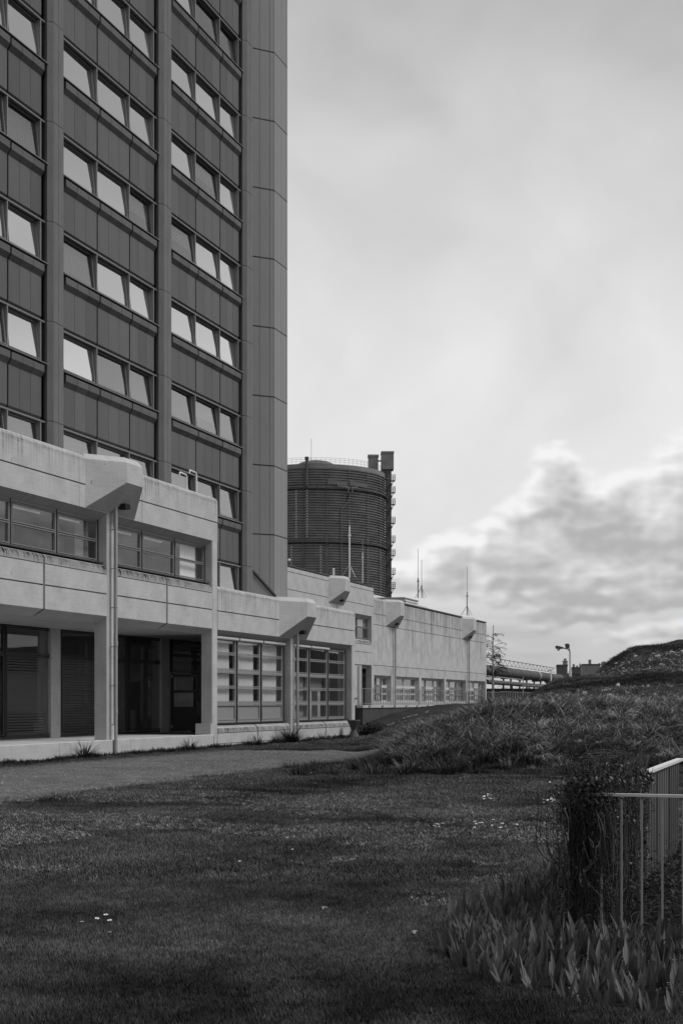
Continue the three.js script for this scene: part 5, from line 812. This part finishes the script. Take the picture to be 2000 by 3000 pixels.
  for (let t = 0; t < 4000 && nS < 115; t++) { const d = rr(53.5, 59.5), r = rr(8.5, 15.5), [x, z] = fromRD(r, d); if (groundY(x, z) < 2.6) continue; stone(x, z, 0.03 + 0.10 * Math.pow(R(), 2.6), 'on the upper stony bank of the mound'); }
  for (let t = 0; t < 4000 && nS < 215; t++) { const d = rr(39, 48.5), r = rr(3.6, 0.26 * d), [x, z] = fromRD(r, d); if (groundY(x, z) < 1.3) continue; stone(x, z, 0.03 + 0.10 * Math.pow(R(), 2.6), 'on the flat shelf of the mound'); }
  for (let t = 0; t < 4000 && nS < 290; t++) { const d = rr(30.6, 37.5), r = rr(0.4, 0.26 * d), [x, z] = fromRD(r, d); if (groundY(x, z) < 0.06) continue; stone(x, z, 0.03 + 0.085 * Math.pow(R(), 2.2), 'among the grass of the mound face'); }
  const peb = []; for (let i = 0; i < 16000 && peb.length < 6500; i++) { const up2 = R() < 0.45, d = up2 ? rr(53, 60) : rr(31, 48.5), r = up2 ? rr(8, 16) : rr(0.6, 0.27 * d), [x, z] = fromRD(r, d), y = groundY(x, z); if (y < 0.1 || (d > 53 && y < 2.5)) continue; peb.push([x, y, z, rr(0, 6), 0.012 + 0.04 * Math.pow(R(), 2), rr(0.08, 0.5)]); }
  scatter('pebbles', 'small pebbles and crumbs of stone strewn over the mound', 'pebbles', sg[2], std(1, 0.95), peb);
  // white scraps at the foot of the retaining wall
  const ch = []; for (let i = 0; i < 46; i++) { const px = rr(1130, 1255), p = atD(px, 72 + (px - 1190) * 0.05 + rr(-0.5, 0.5)); ch.push([p.x, groundY(p.x, p.z) + 0.01, p.z, rr(0, 6), rr(0.014, 0.04), 0.6]); } scatter('white_blossoms', 'line of white blossoms on the slope before the retaining wall', 'flowers', sg[1], std(1, 0.9), ch);
}

// ---------------------------------------------------------------- tufts by the walls, planter, shrubs, tree
{
  const R = rng(41), rr = (a, b) => a + (b - a) * R();
  const tuft = (px, X, len, n, tone, lab) => { const z = zAt(px, X), a = [], r = rng(px); for (let i = 0; i < n; i++) { const h = r() * 6.28, o = len * 0.22 * Math.sqrt(r()); blade(a, Math.cos(h) * o, -0.03, Math.sin(h) * o, h, len * (0.5 + 0.6 * r()), 0.02, 1.5 - 0.75 * r(), 0.5 + 1.0 * r(), 5); } const o = solo('grass_tuft', geoOf(a), leafMat(tone), lab, 'grass tuft', 'tufts at the foot of the walls'); o.position.set(X, groundY(X, z), z); };
  tuft(250, XA + 0.45, 0.72, 90, 0.035, 'tall grass tuft against the arcade plinth'); tuft(172, XA + 0.4, 0.3, 60, 0.04, 'low grass tuft against the arcade plinth'); tuft(556, XA + 0.4, 0.55, 60, 0.04, 'upright grass tuft near the end of the arcade plinth');
  tuft(753, XA + 0.4, 0.6, 90, 0.03, 'spiky grass tuft below the curtained windows'); tuft(806, XA + 0.4, 0.5, 60, 0.03, 'thin grass tuft beside the big clump at the downpipe'); tuft(852, XA + 0.5, 0.95, 240, 0.026, 'big dark grass clump at the foot of the downpipe');
  tuft(944, XA + 0.35, 0.5, 70, 0.035, 'grass tuft below the dark gridded windows'); tuft(912, XA + 0.4, 0.4, 60, 0.03, 'low grass tuft between the downpipe and the planter'); tuft(972, XA + 0.35, 0.42, 60, 0.03, 'ragged grass tuft near the hourglass planter');
  const fringe = []; for (let i = 0; i < 2600; i++) { const z = rr(-61, -26); fringe.push([XA + 0.14 + Math.pow(R(), 2) * 0.45 + (z < -45 ? -0.1 : 0), 0.0, z, rr(0, 6.28), rr(0.8, 2.4) * (0.4 + fbm(z * 1.3, 4, 3)), 0.02 + 0.02 * R()]); }
  const fa = []; { const r = rng(6); for (let i = 0; i < 10; i++) { const h = r() * 6.28; blade(fa, Math.cos(h) * 0.04, -0.01, Math.sin(h) * 0.04, r() * 6.28, 0.10 * (0.5 + 0.8 * r()), 0.012, 0.6 + 0.9 * r(), 0.8, 3); } } scatter('wall_weeds', 'fringe of dark weeds along the foot of the walls', 'weeds', geoOf(fa), leafMat(1), fringe);
  const X = XA + 0.55, z = zAt(1036, X), P = thing('planter', 'hourglass-shaped planter at the corner of the single-storey wing', 'planter', [X, 0, z]);
  loc('body', new THREE.LatheGeometry([[0.26, -0.02], [0.27, 0.04], [0.19, 0.2], [0.12, 0.36], [0.12, 0.42], [0.2, 0.62], [0.29, 0.78], [0.29, 0.82], [0.25, 0.82], [0.2, 0.72], [0, 0.7]].map(([a, b]) => new THREE.Vector2(a, b)), 28), std(0.09, 0.8, { map: concreteMap }), P);
  { const a = [], r = rng(2); for (let i = 0; i < 26; i++) blade(a, (r() - 0.5) * 0.3, 0.7, (r() - 0.5) * 0.3, r() * 6.28, 0.1 + 0.14 * r(), 0.012, 1.2, 0.6, 3); loc('plant', geoOf(a), leafMat(0.035), P); }
  const bush = (name, label, c, rx, ry, rz, n, leaf, tone, group) => { const a = [], r = rng(Math.floor(Math.abs(c[0] * 13 + c[2] * 7))), clumps = []; for (let k = 0; k < 16; k++) clumps.push([(r() - 0.5) * 1.5, r() * 0.9, (r() - 0.5) * 1.5]); for (let i = 0; i < n; i++) { const q = clumps[i % 16], g = () => (r() + r() + r() - 1.5) * 0.5; blade(a, (q[0] + g()) * rx, Math.max(0, (q[1] + g()) * ry), (q[2] + g()) * rz, r() * 6.28, leaf * (0.6 + 0.8 * r()), leaf * 0.3, r() * 2 - 0.6, r(), 2); } const T = thing(name, label, 'shrub', c, group); const s = []; for (let k = 0; k < 7; k++) s.push(bar([(r() - 0.5) * 0.2, -0.1, (r() - 0.5) * 0.2], [(r() - 0.5) * rx * 1.2, ry * 0.7, (r() - 0.5) * rz * 1.2], 0.02, 5)); loc('stem', s, leafMat(0.03), T); loc('foliage', geoOf(a), leafMat(tone), T); };
  { const p = atD(1075, 63), q = atD(1106, 66); bush('low_shrub', 'heap of dark cut greenery beside the hourglass planter', [p.x, 0, p.z], 0.9, 0.45, 0.6, 2200, 0.14, 0.028); bush('low_shrub', 'low flat weed patch between the planter and the retaining wall', [q.x, 0, q.z], 1.1, 0.22, 0.8, 1500, 0.12, 0.026); }
  for (const [px, d, h, lab] of [[1468, 160, 1.8, 'bare dark shrub in front of the gas main near the wing'], [1500, 168, 1.5, 'bare dark shrub before the middle of the gas main'], [1555, 172, 2.1, 'bare dark shrub before the pale band of the gas main'], [1445, 150, 1.6, 'low dark shrub behind the end of the railing']]) { const p = atD(px, d); bush('bare_shrub', lab, [p.x, 1.36, p.z], 2.0, h, 1.4, 900, 0.16, 0.03, 'shrubs before the gas main'); }
  // young tree at the end of the streaked wing
  const b = atD(1443, 137), T = thing('young_tree', 'young tree with speckled pale trunk and drooping twigs beyond the streaked wing', 'tree', [b.x, 1.36, b.z]);
  const bark = std(0.55, 0.9, { map: tex(64, 256, (u, v) => (vnoise(u * 8, v * 40, 256) > 0.66 ? 0.15 : 0.95), 0.5, 3) });
  const tr = new THREE.CylinderGeometry(0.05, 0.13, 6.6, 10, 6).translate(0, 3.2, 0); loc('trunk', tr, bark, T);
  const lim = [], lf = [];
  for (let k = 0; k < 62; k++) { const a = rr(0, 6.28), y0 = rr(1.9, 6.6), L = rr(0.8, 1.5) * (y0 > 5.5 ? 0.8 : 1), pts = [[0, y0, 0]]; let x = 0, y = y0, zz = 0, e = rr(0.4, 1.1); for (let s = 0; s < 6; s++) { x += Math.cos(a + s * 0.12) * Math.cos(e) * L / 5; zz += Math.sin(a + s * 0.12) * Math.cos(e) * L / 5; y += Math.sin(e) * L / 5; e -= rr(0.1, 0.45); pts.push([x, y, zz]); if (s > 1) for (let q = 0; q < (y0 < 4.6 ? 16 : 7); q++) blade(lf, x + rr(-0.13, 0.13), y + rr(-0.13, 0.13), zz + rr(-0.13, 0.13), rr(0, 6.28), rr(0.06, 0.14), 0.06, rr(-1, 1), 0.8, 2); } lim.push(tube(pts, 0.016, 12, 4)); }
  lim.push(bar([0, 6.4, 0], [0.05, 7.6, 0], 0.03, 6)); loc('limb', lim, leafMat(0.03), T); loc('crown', geoOf(lf), leafMat(0.03), T);
}

// ---------------------------------------------------------------- unseen blocker slab, added behind the viewpoint for its shade: it closes the sky on that side
{
  const T = thing('added_sky_blocker', 'unseen dark slab added behind the viewpoint to block the sky', 'added sky blocker', [-6, 0, 40]), z0 = 36, x0 = -48, x1 = 30, h = 21;
  part('wall', box(x0, x1, 0, h, z0 + 0.3, z0 + 16), M.panelC, T);
  for (let n = 0; n < 6; n++) part('window_band', box(x0 + 0.5, x1 - 0.5, 1.2 + n * 3.012, 2.5 + n * 3.012, z0 + 0.2, z0 + 0.32), M.mirror, T);
  for (let n = 0; n < 7; n++) part('spandrel_band', box(x0, x1, Math.max(0, n * 3.012 - 0.5), n * 3.012 + 1.15, z0, z0 + 0.3), M.panel, T);
}
renderer.render(scene, camera);
